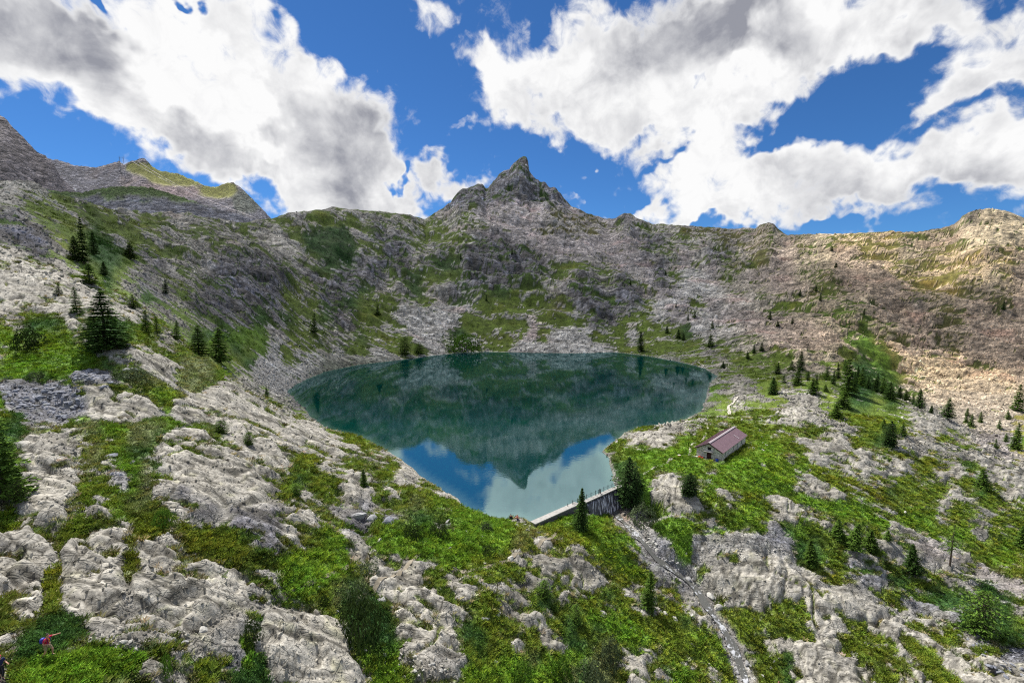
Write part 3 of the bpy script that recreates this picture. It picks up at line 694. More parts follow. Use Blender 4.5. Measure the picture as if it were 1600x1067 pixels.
la = (Xg - hc0.x) * hl.x + (Yg - hc0.y) * hl.y; lb = (Xg - hc0.x) * hw.x + (Yg - hc0.y) * hw.y
dpad = np.maximum(np.maximum(-la - 1.0, la - HLEN - 0.5), np.abs(lb) - HW / 2 - 0.6)
wp = sstep(4.0, 0.0, dpad) * (Yg < 150)
Zf = Zf * (1 - wp) + (2.45 + 0.1 * fbm(Xg / 3, Yg / 3, 2, 7)) * wp
V = np.where((dpad < 0.3) & (la < 0.2), V * 0.3, V)

# ------------------------------------------------------------------ colours
def mixa(a, b, f): return a * (1 - f[..., None]) + b * f[..., None]
nA = fbm(Xg / 14, sb / 9, 4, 130); nB = fbm(Xg / 3.1, Yg / 3.1, 4, 131, .6); nC = fbm(Xg / 60, Yg / 60, 3, 132)
nD = fbm((sa + wfx * .3) / 24, (sb + wfy * .3) / 5, 5, 136, .62); nE = fbm(sa / 5, sb / 1.4, 4, 137, .6)
rc = rockc * np.clip(1 + 0.20 * nA + 0.30 * nB + far * 0.85 * nD + (1 - far) * .25 * nE + 0.45 * shade_cell, .35, 1.8)[..., None]
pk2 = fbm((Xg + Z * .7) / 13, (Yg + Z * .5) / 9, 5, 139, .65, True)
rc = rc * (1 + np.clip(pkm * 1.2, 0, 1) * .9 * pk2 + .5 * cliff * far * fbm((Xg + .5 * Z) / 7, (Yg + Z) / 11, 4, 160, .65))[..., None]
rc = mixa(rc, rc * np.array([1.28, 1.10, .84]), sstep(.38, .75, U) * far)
rc = mixa(rc, np.array([.10, .10, .095]) + 0 * rc, sstep(.12, .5, fbm((sa + wfx * .3) / 15, (sb + wfy * .3) / 4, 5, 138, .65)) * .7 * far * (1 - .6 * block))
cell_t = cid[..., None] if False else 0
lich = sstep(0.15, 0.5, fbm(Xg / 2.2, Yg / 2.2, 3, 133)) * sstep(150, 80, Yg)
rc = mixa(rc, rc * np.array([1.02, 1.04, .82]), lich * 0.6)
pink = sstep(0.1, 0.55, fbm(Xg / 40, sb / 25, 3, 134)) * block * far
rc = mixa(rc, rc * np.array([1.14, .95, .95]), pink)
rc = mixa(rc, rc * np.array([.92, .97, 1.12]), sstep(0.1, .5, fbm(Xg / 30, sb / 8, 3, 135)) * cliff)
_, _, _, _, ct1 = worley(sa / 4.4 + wsx, sb / 2.8 + wsy, 140)
_, _, _, _, ct2 = worley(Xg / 1.6 + wsx, Yg / 1.6 + wsy, 141)
rc = rc * (1 + 0.34 * (ct1 - 0.5) * sstep(60, 200, Yg) + 0.24 * (ct2 - 0.5) * block)[..., None]
soil_shade = np.array([.050, .046, .036])  # crack colour: dark soil together with painted crevice shade
rc = mixa(rc, np.broadcast_to(soil_shade, rc.shape), np.clip(crack * 1.35, 0, 1) * 0.85)
nV = fbm(Xg / 5, Yg / 5, 4, 150, .6); nV2 = fbm(Xg / 22, Yg / 16, 3, 151)
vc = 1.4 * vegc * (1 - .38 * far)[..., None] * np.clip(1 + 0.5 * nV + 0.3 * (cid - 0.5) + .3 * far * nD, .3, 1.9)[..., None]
vc = mixa(vc, vc * np.array([1.45, 1.05, .9]), sstep(0.0, .6, nV2) * 0.6)
vc = mixa(vc, np.array([.070, .105, .022]) + 0 * vc, sstep(0.1, .45, fbm(Xg / 3.3, Yg / 2.2, 4, 152)) * 0.55 * (1 - shrub))
vc = mixa(vc, np.array([.165, .175, .035]) + 0 * vc, sstep(0.2, .55, fbm(Xg / 4.3, Yg / 3.2, 4, 153)) * 0.45 * (1 - shrub))
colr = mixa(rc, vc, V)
shal = sstep(0, 1.0, SD)
colr = np.clip(colr, 0.01, 0.8)

# snow patches are on the far mountains only; foot paths as bare trodden soil
PATHS = [[(560,935),(595,905),(640,880),(660,862),(540,950),(500,965)][:4], [(720,894),(760,888),(800,872),(838,858),(862,842),(872,826)], [(440,935),(500,905),(545,885),(560,868)],
         [(1005,742),(1030,728),(1050,715)], [(1077,712),(1080,695),(1100,685),(1106,672),(1104,660)], [(1140,648),(1138,635),(1150,622),(1165,618)], [(1075,572),(1090,566),(1100,572),(1088,580),(1076,574)]]
hits_paths = []
for p in PATHS:
    hp = [hit(a, b, Zf) for a, b in p]
    hits_paths.append(hp)

# ------------------------------------------------------------------ mesh helpers
def grid_mesh(name, X, Y, Z_):
    h, w = X.shape
    me = bpy.data.meshes.new(name)
    co = np.stack([X, Y, Z_], -1).reshape(-1, 3).astype(np.float32)
    idx = np.arange(h * w).reshape(h, w)
    q = np.stack([idx[:-1, :-1], idx[:-1, 1:], idx[1:, 1:], idx[1:, :-1]], -1).reshape(-1)
    nf = (h - 1) * (w - 1)
    me.vertices.add(h * w); me.vertices.foreach_set('co', co.ravel())
    me.loops.add(nf * 4); me.loops.foreach_set('vertex_index', q.astype(np.int32))
    me.polygons.add(nf); me.polygons.foreach_set('loop_start', np.arange(0, nf * 4, 4, dtype=np.int32))
    me.polygons.foreach_set('loop_total', np.full(nf, 4, np.int32))
    me.polygons.foreach_set('use_smooth', np.ones(nf, bool))
    me.update(calc_edges=True)
    return me
def add_col(me, name, arr):
    a = me.attributes.new(name, 'FLOAT_COLOR', 'POINT')
    d = np.ones((len(me.vertices), 4), np.float32)
    arr = np.asarray(arr, np.float32).reshape(len(me.vertices), -1)
    d[:, :arr.shape[1]] = arr
    a.data.foreach_set('color', d.ravel())
def raw_mesh(name, verts, faces, mats=None, smooth=False, mat_idx=None):
    me = bpy.data.meshes.new(name)
    me.from_pydata([tuple(v) for v in verts], [], faces)
    for m in (mats or []): me.materials.append(m)
    if mat_idx is not None: me.polygons.foreach_set('material_index', mat_idx)
    if smooth: me.polygons.foreach_set('use_smooth', [True] * len(me.polygons))
    me.update()
    return me
def link(name, me, parent=None, loc=None, rot=None, scale=None):
    o = bpy.data.objects.new(name, me)
    COL.objects.link(o)
    if parent: o.parent = parent
    if loc is not None: o.location = loc
    if rot is not None: o.rotation_euler = rot
    if scale is not None: o.scale = scale
    return o
def tag(o, label=None, cat=None, group=None, kind=None):
    if label: o['label'] = label
    if cat: o['category'] = cat
    if group: o['group'] = group
    if kind: o['kind'] = kind
    return o
def empty(name, loc, rz=0):
    o = bpy.data.objects.new(name, None)
    o.empty_display_size = 0.3
    COL.objects.link(o); o.location = loc; o.rotation_euler = (0, 0, rz)
    return o

# ------------------------------------------------------------------ materials
def terrain_material(name, attr='Col', fine=1.0, bump=1.0):
    m, nt = nodes_of(name)
    at = N(nt, 'ShaderNodeAttribute', attribute_name=attr)
    ms = N(nt, 'ShaderNodeAttribute', attribute_name='Mask')      # r = plants, g = slab, b = blocks
    sp_ = N(nt, 'ShaderNodeSeparateColor', i_0=ms.outputs[0])
    geo = N(nt, 'ShaderNodeNewGeometry')
    P_ = geo.outputs['Position']
    veg = sp_.outputs[0]
    nf = N(nt, 'ShaderNodeTexNoise', i_Vector=P_, i_Scale=1.6 * fine, i_Detail=8.0, i_Roughness=0.68)
    nm = N(nt, 'ShaderNodeTexNoise', i_Vector=P_, i_Scale=0.33 * fine, i_Detail=6.0, i_Roughness=0.62)
    vo = N(nt, 'ShaderNodeTexVoronoi', i_Vector=P_, i_Scale=2.6 * fine, feature='F1')
    vs = N(nt, 'ShaderNodeTexVoronoi', i_Vector=P_, i_Scale=5.5 * fine, feature='F1')
    # joints in the slabs: thin lines along and across the bedding
    def lines(sx_, sy_, sc, wd, rot):
        mp = N(nt, 'ShaderNodeMapping', i_Vector=P_, i_Rotation=(0, 0, R(rot)), i_Scale=(sx_ * fine, sy_ * fine, 0.8 * sy_ * fine))
        nn = N(nt, 'ShaderNodeTexNoise', i_Vector=mp.outputs[0], i_Scale=sc, i_Detail=2.5, i_Roughness=0.5)
        return maprange(nt, math_n(nt, 'ABSOLUTE', math_n(nt, 'SUBTRACT', nn.outputs[0], 0.5)), wd, 0.0)
    joint = math_n(nt, 'MAXIMUM', lines(.11, .8, 1.0, .020, 18), math_n(nt, 'MULTIPLY', lines(.55, .12, 1.0, .010, 24), .8))
    joint = math_n(nt, 'MAXIMUM', joint, math_n(nt, 'MULTIPLY', lines(.3, 2.2, 1.0, .022, 14), .6))
    rockm = math_n(nt, 'SUBTRACT', 1.0, veg, clamp=True)
    joint = math_n(nt, 'MULTIPLY', joint, rockm)
    # colour
    v1a = maprange(nt, nf.outputs[0], 0.30, 0.70, 0.60, 1.38, False)
    v1b = maprange(nt, nf.outputs[0], 0.30, 0.70, 0.78, 1.22, False)
    v1 = N(nt, 'ShaderNodeMix', i_0=sp_.outputs[1], i_2=v1a, i_3=v1b).outputs[0]
    c1 = vmath(nt, 'MULTIPLY', at.outputs[0], N(nt, 'ShaderNodeCombineXYZ', i_0=v1, i_1=v1, i_2=v1).outputs[0])
    cellv = N(nt, 'ShaderNodeSeparateColor', i_0=vs.outputs['Color']).outputs[0]
    farm = ms.outputs['Alpha']
    mf = N(nt, 'ShaderNodeMapping', i_Vector=P_, i_Rotation=(0, R(-20), R(18)), i_Scale=(0.55, 1.0, 1.0))
    nfar = N(nt, 'ShaderNodeTexNoise', i_Vector=mf.outputs[0], i_Scale=0.22 * fine ** .5, i_Detail=4.0, i_Roughness=0.78, i_Distortion=.3)
    vfar = N(nt, 'ShaderNodeTexVoronoi', i_Vector=mf.outputs[0], i_Scale=0.42 * fine ** .5, feature='F1', i_Randomness=1.0)
    vfc = N(nt, 'ShaderNodeSeparateColor', i_0=vfar.outputs['Color']).outputs[0]
    fv = math_n(nt, 'MULTIPLY', maprange(nt, nfar.outputs[0], .32, .68, .55, 1.48, False), maprange(nt, vfc, 0, 1, .65, 1.35, False))
    fv = N(nt, 'ShaderNodeMix', i_0=farm, i_2=1.0, i_3=fv).outputs[0]
    rv = math_n(nt, 'MULTIPLY', fv, math_n(nt, 'MULTIPLY_ADD', math_n(nt, 'SUBTRACT', cellv, 0.5), 0.35, 1.0))
    fv_sqrt = math_n(nt, 'POWER', fv, .7)
    gv = math_n(nt, 'MULTIPLY', fv_sqrt, math_n(nt, 'MULTIPLY_ADD', math_n(nt, 'SUBTRACT', cellv, 0.5), 1.1, 1.0))
    cv = vmath(nt, 'MULTIPLY', c1, N(nt, 'ShaderNodeCombineXYZ', i_0=gv, i_1=gv, i_2=math_n(nt, 'MULTIPLY', gv, 0.9)).outputs[0])
    crk = vmath(nt, 'MULTIPLY', c1, N(nt, 'ShaderNodeCombineXYZ', i_0=rv, i_1=rv, i_2=rv).outputs[0])
    crk = mixc(nt, math_n(nt, 'MULTIPLY', joint, 0.62), crk, (.05, .048, .04))
    colo = mixc(nt, veg, crk, cv)
    # relief
    hr = math_n(nt, 'ADD', math_n(nt, 'MULTIPLY', nf.outputs[0], 0.55), math_n(nt, 'MULTIPLY', joint, -0.35))
    hr = math_n(nt, 'ADD', hr, math_n(nt, 'MULTIPLY', nm.outputs[0], 1.3))
    hr = math_n(nt, 'ADD', hr, math_n(nt, 'MULTIPLY', math_n(nt, 'MULTIPLY', math_n(nt, 'ADD', nfar.outputs[0], math_n(nt, 'MULTIPLY', vfar.outputs[0], -.35)), farm), 6.0))
    hv = math_n(nt, 'ADD', math_n(nt, 'MULTIPLY', vo.outputs[0], -0.55), math_n(nt, 'MULTIPLY', nf.outputs[0], 0.5))
    hh = N(nt, 'ShaderNodeMix', i_0=veg, i_2=hr, i_3=hv).outputs[0]
    bp = N(nt, 'ShaderNodeBump', i_Height=hh, i_Strength=math_n(nt, 'MULTIPLY_ADD', sp_.outputs[1], -0.38 * bump, 0.9 * bump), i_Distance=0.55 / fine)
    bs = N(nt, 'ShaderNodeBsdfPrincipled', i_Base_Color=colo, i_Roughness=0.9, i_Normal=bp.outputs[0])
    bs.inputs['Specular IOR Level'].default_value = 0.2
    N(nt, 'ShaderNodeOutputMaterial', i_Surface=bs.outputs[0])
    return m
M_TERR = terrain_material('alpine_ground')
M_FAR = terrain_material('far_mountain_rock', fine=0.16)

terr = grid_mesh('terrain', Xg, Yg, Zf)
add_col(terr, 'Col', colr)
add_col(terr, 'Mask', np.stack([V, slab, block, far], -1))
terr.materials.append(M_TERR)
terrain = link('terrain', terr)
tag(terrain, 'rocky alpine basin of grass patches, grey slabs, cliffs and scree around the lake', kind='structure')

def ground(x, y, grid=None):
    g = Zf if grid is None else grid
    return bil(g, U0, U1, L0, L1, np.asarray(x) / np.asarray(y), np.log(y))
def gz(x, y): return float(ground(np.array([x]), np.array([y]))[0])

# land behind the camera and beyond the sides, coarse
nx = np.linspace(-6000, 6000, 121); ny = np.linspace(-5000, 6000, 111)
NX, NYY = np.meshgrid(nx, ny)
ZC = -60 + 60 * fbm(NX / 900, NYY / 900, 4, 300) - 40
ZC = ZC + np.clip(-NX * 0.02, -60, 60)
low = (np.abs(NX) < 2.2 * np.maximum(NYY, 0) + 200) & (NYY > -50) & (NYY < 1600)
ZC = np.where(low, np.minimum(ZC, -130), ZC)
cm = grid_mesh('valley', NX, NYY, ZC)
add_col(cm, 'Col', np.array([.10, .12, .05]) + 0.02 * fbm(NX / 300, NYY / 300, 3, 301)[..., None]); add_col(cm, 'Mask', np.stack([NX * 0 + .6, NX * 0, NX * 0], -1))
cm.materials.append(M_FAR)
tag(link('valley', cm), 'lower green valley ground around the basin', kind='structure')

# ------------------------------------------------------------------ far mountains on the left
def mountain(name, label, sky_px, dist, span, nu, nd, cfun, foot=-120, slope=0.75, amp=26, seed=0):
    s_ = np.array([[float(v) for v in pix_dir(a, b)] for a, b in sky_px])
    uu = np.linspace(s_[0, 0], s_[-1, 0], nu)
    Tt = np.interp(uu, s_[:, 0], s_[:, 1]) + fbm(uu * 90, uu * 0, 4, seed, 0.6) * 0.004
    d = np.linspace(-1, 1, nd)
    UU, DD = np.meshgrid(uu, d)
    YY = dist + DD * span * np.where(DD < 0, 1, .8)
    XX = UU * YY
    ridge = CAM_H + Tt[None, :] * dist
    prof = 1 - np.abs(DD) ** 0.85
    rel = fbm(XX / 160 + seed, YY / 110, 5, seed + 3, 0.58, True)
    rel2 = fbm(XX / 34, YY / 60, 4, seed + 4, 0.6, True)
    ZZ = foot + (ridge - foot) * prof + (amp * rel + amp * .5 * rel2 + amp * .35 * fbm(XX / 60, YY / 25, 4, seed + 5, .6, True)) * np.clip(np.abs(DD) * 3, 0, 1)
    # exact ridge
    Tn = ((ZZ - CAM_H) / YY).max(0)[None, :]
    ZZ = ZZ + (Tt[None, :] - Tn) * YY * np.exp(-(DD / .35) ** 2)
    me = grid_mesh(name, XX, YY, ZZ)
    c, v = cfun(UU, XX, YY, ZZ, DD, rel)
    add_col(me, 'Col', c); add_col(me, 'Mask', np.stack([v, 0 * v, 0 * v + 1], -1))
    me.materials.append(M_FAR)
    o = link(name, me)
    tag(o, label, kind='structure')
    return o, (XX, YY, ZZ)
def far_cols(UU, XX, YY, ZZ, DD, rel):
    px, py = world_pix(XX, YY, ZZ)
    n = fbm(XX / 120, YY / 90, 5, 400, .6); n2 = fbm(XX / 40, YY / 30, 4, 401, .6)
    rock = np.array([.30, .255, .25]) * (1 + .3 * n2)[..., None]
    dark = np.array([.17, .17, .20]) * (1 + .3 * n2)[..., None]
    grs = np.array([.175, .18, .055]) * (1 + .2 * n)[..., None]
    c = mixa(rock, dark, sstep(-.1, .3, rel * .5 + n * .6))
    def spot(x, y, rx, ry): return np.exp(-((px - x) / rx) ** 2 - ((py - y) / ry) ** 2)
    gm = spot(215, 262, 22, 10) + spot(275, 280, 45, 12) + spot(340, 300, 34, 12) + spot(350, 290, 18, 8) + spot(245, 268, 20, 10)
    pk = spot(290, 300, 60, 12) + spot(250, 290, 40, 10)
    c = mixa(c, np.array([.30, .23, .235]) + 0 * c, np.clip(pk, 0, 1) * .8)
    v = sstep(.30, .55, gm * .9 + n * .5)
    c = mixa(c, grs, v)
    dk = sstep(.35, .6, spot(385, 315, 26, 22) + .3 * n); c = mixa(c, np.array([.13, .15, .12]) + 0 * c, dk * .8)
    snow = sstep(.45, .55, (spot(105, 297, 22, 4) + spot(75, 292, 10, 3)) * .9 + n * .5)
    c = mixa(c, np.array([.75, .78, .82]) + 0 * c, snow)
    return np.clip(c, .02, .85), np.clip(v, 0, 1)
mountain('mountain_range', 'far grey and green ridge on the left with pylon, pointed grassy summits', [(-700,200),(-300,230),(-60,225),(20,240),(60,246),(90,250),(115,258),(120,259),(150,262),(172,256),(186,252),(193,257),(205,252),(225,247),(240,262),(250,267),(280,272),(300,281),(320,290),(335,293),(350,287),(364,285),(378,295),(392,308),(408,325),(416,333),(430,350),(520,372),(700,420)], 1500, 620, 760, 190, far_cols, seed=410, amp=34)
def crag_cols(UU, XX, YY, ZZ, DD, rel):
    n = fbm(XX / 60, YY / 60, 5, 420, .6); n2 = fbm(XX / 15, YY / 15, 4, 421, .6)
    c = np.array([.205, .185, .195]) * (1 + .35 * n2 + .3 * n)[..., None]
    return np.clip(c, .02, .8), 0 * n
mountain('crag', 'dark grey rocky crag rising at the left edge of the picture', [(-700,60),(-300,120),(-100,150),(-30,170),(0,180),(12,188),(20,200),(32,210),(45,224),(58,238),(72,244),(84,258),(98,280),(120,300),(170,325),(230,360)], 900, 380, 420, 170, crag_cols, seed=430, amp=22)
def hump_cols(UU, XX, YY, ZZ, DD, rel):
    px, py = world_pix(XX, YY, ZZ)
    n = fbm(XX / 30, ZZ / 14, 5, 440, .6)
    g = np.array([.060, .095, .032]) * (1 + .3 * n)[..., None]
    rk = np.array([.20, .205, .24]) * (1 + .4 * n)[..., None]
    v = sstep(-.25, .1, n * .7 + (308 - py) / 26 + sstep(230, 330, px) * .5)
    return np.clip(mixa(rk, g, v), .02, .6), v
mountain('hill', 'dark green hump with a cliff band below the far left ridge', [(40,290),(90,299),(130,301),(150,296),(175,292),(205,291),(235,293),(265,302),(290,310),(330,324),(370,334),(400,345),(470,370)], 720, 210, 420, 140, hump_cols, seed=450, amp=9, foot=20)

# ------------------------------------------------------------------ lake
m, nt = nodes_of('lake_water')
at = N(nt, 'ShaderNodeAttribute', attribute_name='Depth')
geo = N(nt, 'ShaderNodeNewGeometry')
mp = N(nt, 'ShaderNodeMapping', i_Vector=geo.outputs['Position'], i_Rotation=(0, 0, R(25)), i_Scale=(1.0, 1.6, 1.0))
n1_ = N(nt, 'ShaderNodeTexNoise', i_Vector=mp.outputs[0], i_Scale=0.9, i_Detail=3.0, i_Roughness=0.5)
n2_ = N(nt, 'ShaderNodeTexNoise', i_Vector=mp.outputs[0], i_Scale=0.07, i_Detail=2.0, i_Roughness=0.5)
amt = maprange(nt, n2_.outputs[0], 0.35, 0.7, 0.15, 1.0)
bp = N(nt, 'ShaderNodeBump', i_Height=math_n(nt, 'MULTIPLY', n1_.outputs[0], amt), i_Strength=0.07, i_Distance=0.10)
dcol = mixc(nt, at.outputs['Fac'], (.040, .085, .065), (.0003, .026, .0225))
dif = N(nt, 'ShaderNodeBsdfDiffuse', i_Color=dcol)
glo = N(nt, 'ShaderNodeBsdfGlossy', i_Color=(.68, .94, 1.0, 1), i_Roughness=0.03, i_Normal=bp.outputs[0])
fr = N(nt, 'ShaderNodeFresnel', i_IOR=1.62, i_Normal=bp.outputs[0])
fac = math_n(nt, 'MULTIPLY_ADD', fr.outputs[0], 0.02, 0.36, clamp=True)
mx = N(nt, 'ShaderNodeMixShader', i_0=fac, i_1=dif.outputs[0], i_2=glo.outputs[0])
N(nt, 'ShaderNodeOutputMaterial', i_Surface=mx.outputs[0])
M_WATER = m
wx = np.linspace(shore[:, 0].min() - 6, shore[:, 0].max() + 6, 150); wy = np.linspace(shore[:, 1].min() - 6, shore[:, 1].max() + 6, 190)
WX, WY = np.meshgrid(wx, wy)
sdw = lake_sd(WX, WY)
cc = lambda a: (a[:-1, :-1] + a[1:, 1:] + a[1:, :-1] + a[:-1, 1:]) / 4
wm = grid_mesh('lake', WX, WY, WX * 0)
add_col(wm, 'Depth', np.repeat(sstep(0, 3.2, sdw)[..., None], 3, -1))
import bmesh
bm = bmesh.new(); bm.from_mesh(wm)
dn = lambda x, y: (x - DAM_B.x) * dnx + (y - DAM_B.y) * dny
al = lambda x, y: ((x - DAM_B.x) * dvx + (y - DAM_B.y) * dvy) / dl
sdf = sdw.ravel()
kill = []
for f in bm.faces:
    if max(sdf[v.index] for v in f.verts) < -4.5: kill.append(f)
bmesh.ops.delete(bm, geom=kill, context='FACES')
# trim along the dam line
cut = [f for f in bm.faces if abs(f.calc_center_median().x - (DAM_A.x + DAM_B.x) / 2) < 16 and abs(f.calc_center_median().y - (DAM_A.y + DAM_B.y) / 2) < 14]
geom = cut + list({e for f in cut for e in f.edges}) + list({v for f in cut for v in f.verts})
bmesh.ops.bisect_plane(bm, geom=geom, plane_co=(DAM_B.x + dnx * .25, DAM_B.y + dny * .25, 0), plane_no=(dnx, dny, 0))
kill = [f for f in bm.faces if dn(*f.calc_center_median().xy) > .2 and -1 < al(*f.calc_center_median().xy) < dl + 6]
bmesh.ops.delete(bm, geom=kill, context='FACES')
for v in [v for v in bm.verts if not v.link_faces]: bm.verts.remove(v)
bm.to_mesh(wm); bm.free()
wm.materials.append(M_WATER)
tag(link('lake', wm), 'deep teal mountain lake mirroring the peak and clouds', kind='structure')
#PART2
# ------------------------------------------------------------------ added unseen sheet, shaped to shade the back walls and leave sunlit gaps
ALT = 1000.0
gx = np.linspace(-1300, 700, 101); gy = np.linspace(60, 1450, 71)
CX, CY = np.meshgrid(gx, gy)
k_ = (ALT - 60) / sun_dir.z
GX, GY = CX - sun_dir.x * k_, CY - sun_dir.y * k_                  # ground point shaded by each cloud point
def gpt(px, py, Y):
    u, s = pix_dir(px, py); z_ = CAM_H + float(s) * Y; q_ = (60 - z_) / sun_dir.z
    return float(u) * Y + sun_dir.x * q_, Y + sun_dir.y * q_
cm_ = sstep(165, 255, GY + 25 * fbm(GX / 90, GY / 90, 3, 500) + 0.28 * np.clip(-GX - 60, 0, 400) - .10 * np.clip(GX, 0, 400)) * sstep(890, 760, GY) * sstep(-900, -700, GX) * sstep(900, 700, GX)
for (px, py, Y, rx_, ry_) in ((1320, 400, 545, 85, 50), (1420, 395, 520, 70, 48), (1460, 450, 480, 60, 46), (1540, 410, 460, 60, 50), (1590, 385, 480, 70, 36), (1440, 600, 290, 50, 44), (1490, 620, 275, 60, 48), (1580, 630, 262, 75, 48), (1370, 570, 300, 40, 40), (1500, 650, 245, 80, 45)):
    x0, y0 = gpt(px, py, Y)
    cm_ = cm_ * sstep(0.75, 1.45, np.hypot((GX - x0) / rx_, (GY - y0) / ry_) + .16 * fbm(GX / 26, GY / 26, 3, 501))
th = 60 * cm_ ** .5 * (1 + .5 * fbm(CX / 120, CY / 120, 4, 502))
vid = -np.ones(CX.shape, int); vs_ = []; keep = cm_ > 0.25
for sgn in (1, -1): pass
keepq = keep[:-1, :-1] & keep[1:, :-1] & keep[:-1, 1:] & keep[1:, 1:]
usedv = np.zeros(CX.shape, bool)
usedv[:-1, :-1] |= keepq; usedv[1:, :-1] |= keepq; usedv[:-1, 1:] |= keepq; usedv[1:, 1:] |= keepq
ids = np.cumsum(usedv.ravel()).reshape(CX.shape) - 1
nv = int(usedv.sum())
tv = np.stack([CX[usedv], CY[usedv], ALT + th[usedv]], 1); bv = np.stack([CX[usedv], CY[usedv], ALT - .35 * th[usedv]], 1)
fq = []
jj, ii = np.nonzero(keepq)
for j, i in zip(jj, ii):
    a, b, c, d = ids[j, i], ids[j, i + 1], ids[j + 1, i + 1], ids[j + 1, i]
    fq.append((a, b, c, d)); fq.append((d + nv, c + nv, b + nv, a + nv))
m, nt = nodes_of('shade_cloud_veil')
tr = N(nt, 'ShaderNodeBsdfTransparent'); df = N(nt, 'ShaderNodeBsdfTranslucent', i_Color=(.95, .95, .97, 1))
mx = N(nt, 'ShaderNodeMixShader', i_0=0.38, i_1=tr.outputs[0], i_2=df.outputs[0])
N(nt, 'ShaderNodeOutputMaterial', i_Surface=mx.outputs[0])
tag(link('shade_cloud', raw_mesh('shade_cloud', np.concatenate([tv, bv]), fq, [m], True)), 'added out-of-view sun blocker overhead, shaped to shade the back walls', kind='structure')

# ------------------------------------------------------------------ simple materials
def mat(name, colr_, rough=0.8, spec=0.3, noise=0.0, nscale=3.0, bump=0.0, metal=0.0):
    m, nt = nodes_of(name)
    bs = N(nt, 'ShaderNodeBsdfPrincipled', i_Base_Color=(*colr_, 1), i_Roughness=rough, i_Metallic=metal)
    bs.inputs['Specular IOR Level'].default_value = spec
    if noise or bump:
        tc = N(nt, 'ShaderNodeTexCoord')
        nn = N(nt, 'ShaderNodeTexNoise', i_Vector=tc.outputs['Object'], i_Scale=nscale, i_Detail=6.0, i_Roughness=0.65)
        v = maprange(nt, nn.outputs[0], .25, .75, 1 - noise, 1 + noise, False)
        c = vmath(nt, 'MULTIPLY', N(nt, 'ShaderNodeCombineXYZ', i_0=v, i_1=v, i_2=v).outputs[0], tuple(colr_))
        nt.links.new(c, bs.inputs['Base Color'])
        if bump:
            b = N(nt, 'ShaderNodeBump', i_Height=nn.outputs[0], i_Strength=bump, i_Distance=0.1)
            nt.links.new(b.outputs[0], bs.inputs['Normal'])
    N(nt, 'ShaderNodeOutputMaterial', i_Surface=bs.outputs[0])
    return m
def plant_mat(name, base_, attr=True, vary=0.35, scale=1.5):
    m, nt = nodes_of(name)
    oi = N(nt, 'ShaderNodeObjectInfo'); geo = N(nt, 'ShaderNodeNewGeometry'); tc = N(nt, 'ShaderNodeTexCoord')
    if attr:
        at = N(nt, 'ShaderNodeAttribute', attribute_name='tint', attribute_type='INSTANCER'); c0 = at.outputs[0]
    else:
        hs = maprange(nt, oi.outputs['Random'], 0, 1, .75, 1.3, False)
        c0 = vmath(nt, 'MULTIPLY', N(nt, 'ShaderNodeCombineXYZ', i_0=hs, i_1=hs, i_2=hs).outputs[0], tuple(base_))
    rv = maprange(nt, geo.outputs['Random Per Island'], 0, 1, 1 - vary, 1 + vary, False)
    nn = N(nt, 'ShaderNodeTexNoise', i_Vector=tc.outputs['Object'], i_Scale=scale, i_Detail=3.0)
    nv = maprange(nt, nn.outputs[0], .3, .7, .7, 1.3, False)
    rv = math_n(nt, 'MULTIPLY', rv, nv)
    c = vmath(nt, 'MULTIPLY', c0, N(nt, 'ShaderNodeCombineXYZ', i_0=rv, i_1=rv, i_2=math_n(nt, 'MULTIPLY', rv, .9)).outputs[0])
    d = N(nt, 'ShaderNodeBsdfDiffuse', i_Color=c); t_ = N(nt, 'ShaderNodeBsdfTranslucent', i_Color=c)
    mx = N(nt, 'ShaderNodeMixShader', i_0=0.25, i_1=d.outputs[0], i_2=t_.outputs[0])
    N(nt, 'ShaderNodeOutputMaterial', i_Surface=mx.outputs[0])
    return m
M_TUFT = plant_mat('tuft_leaves', (.1, .1, .1))
M_SPRUCE = plant_mat('spruce_needles', (.060, .115, .030), False, .45, 0.8)
M_LARCH = plant_mat('larch_needles', (.10, .175, .034), False, .45, 0.8)
M_PINE = plant_mat('pine_needles', (.048, .090, .030), False, .45, 0.8)
M_BARK = mat('grey_brown_bark', (.085, .066, .052), .95, .1, .4, 6, .5)
def rock_mat(name, inst=True, colr_=(.4, .39, .36)):
    m, nt = nodes_of(name)
    tc = N(nt, 'ShaderNodeTexCoord'); geo = N(nt, 'ShaderNodeNewGeometry'); oi = N(nt, 'ShaderNodeObjectInfo')
    nn = N(nt, 'ShaderNodeTexNoise', i_Vector=geo.outputs['Position'], i_Scale=2.4, i_Detail=8.0, i_Roughness=0.68)
    n3 = N(nt, 'ShaderNodeTexNoise', i_Vector=geo.outputs['Position'], i_Scale=.9, i_Detail=3.0)
    if inst: c0 = N(nt, 'ShaderNodeAttribute', attribute_name='tint', attribute_type='INSTANCER').outputs[0]
    else: c0 = N(nt, 'ShaderNodeAttribute', attribute_name='tint', attribute_type='OBJECT').outputs[0]
    v = maprange(nt, nn.outputs[0], .3, .7, .66, 1.34, False)
    c = vmath(nt, 'MULTIPLY', c0, N(nt, 'ShaderNodeCombineXYZ', i_0=v, i_1=v, i_2=v).outputs[0])
    c = mixc(nt, maprange(nt, n3.outputs[0], .58, .7, 0, .5), c, (.30, .31, .20))
    b = N(nt, 'ShaderNodeBump', i_Height=nn.outputs[0], i_Strength=.7, i_Distance=.25)
    bs = N(nt, 'ShaderNodeBsdfPrincipled', i_Base_Color=c, i_Roughness=.92, i_Normal=b.outputs[0])
    bs.inputs['Specular IOR Level'].default_value = .2
    N(nt, 'ShaderNodeOutputMaterial', i_Surface=bs.outputs[0])
    return m
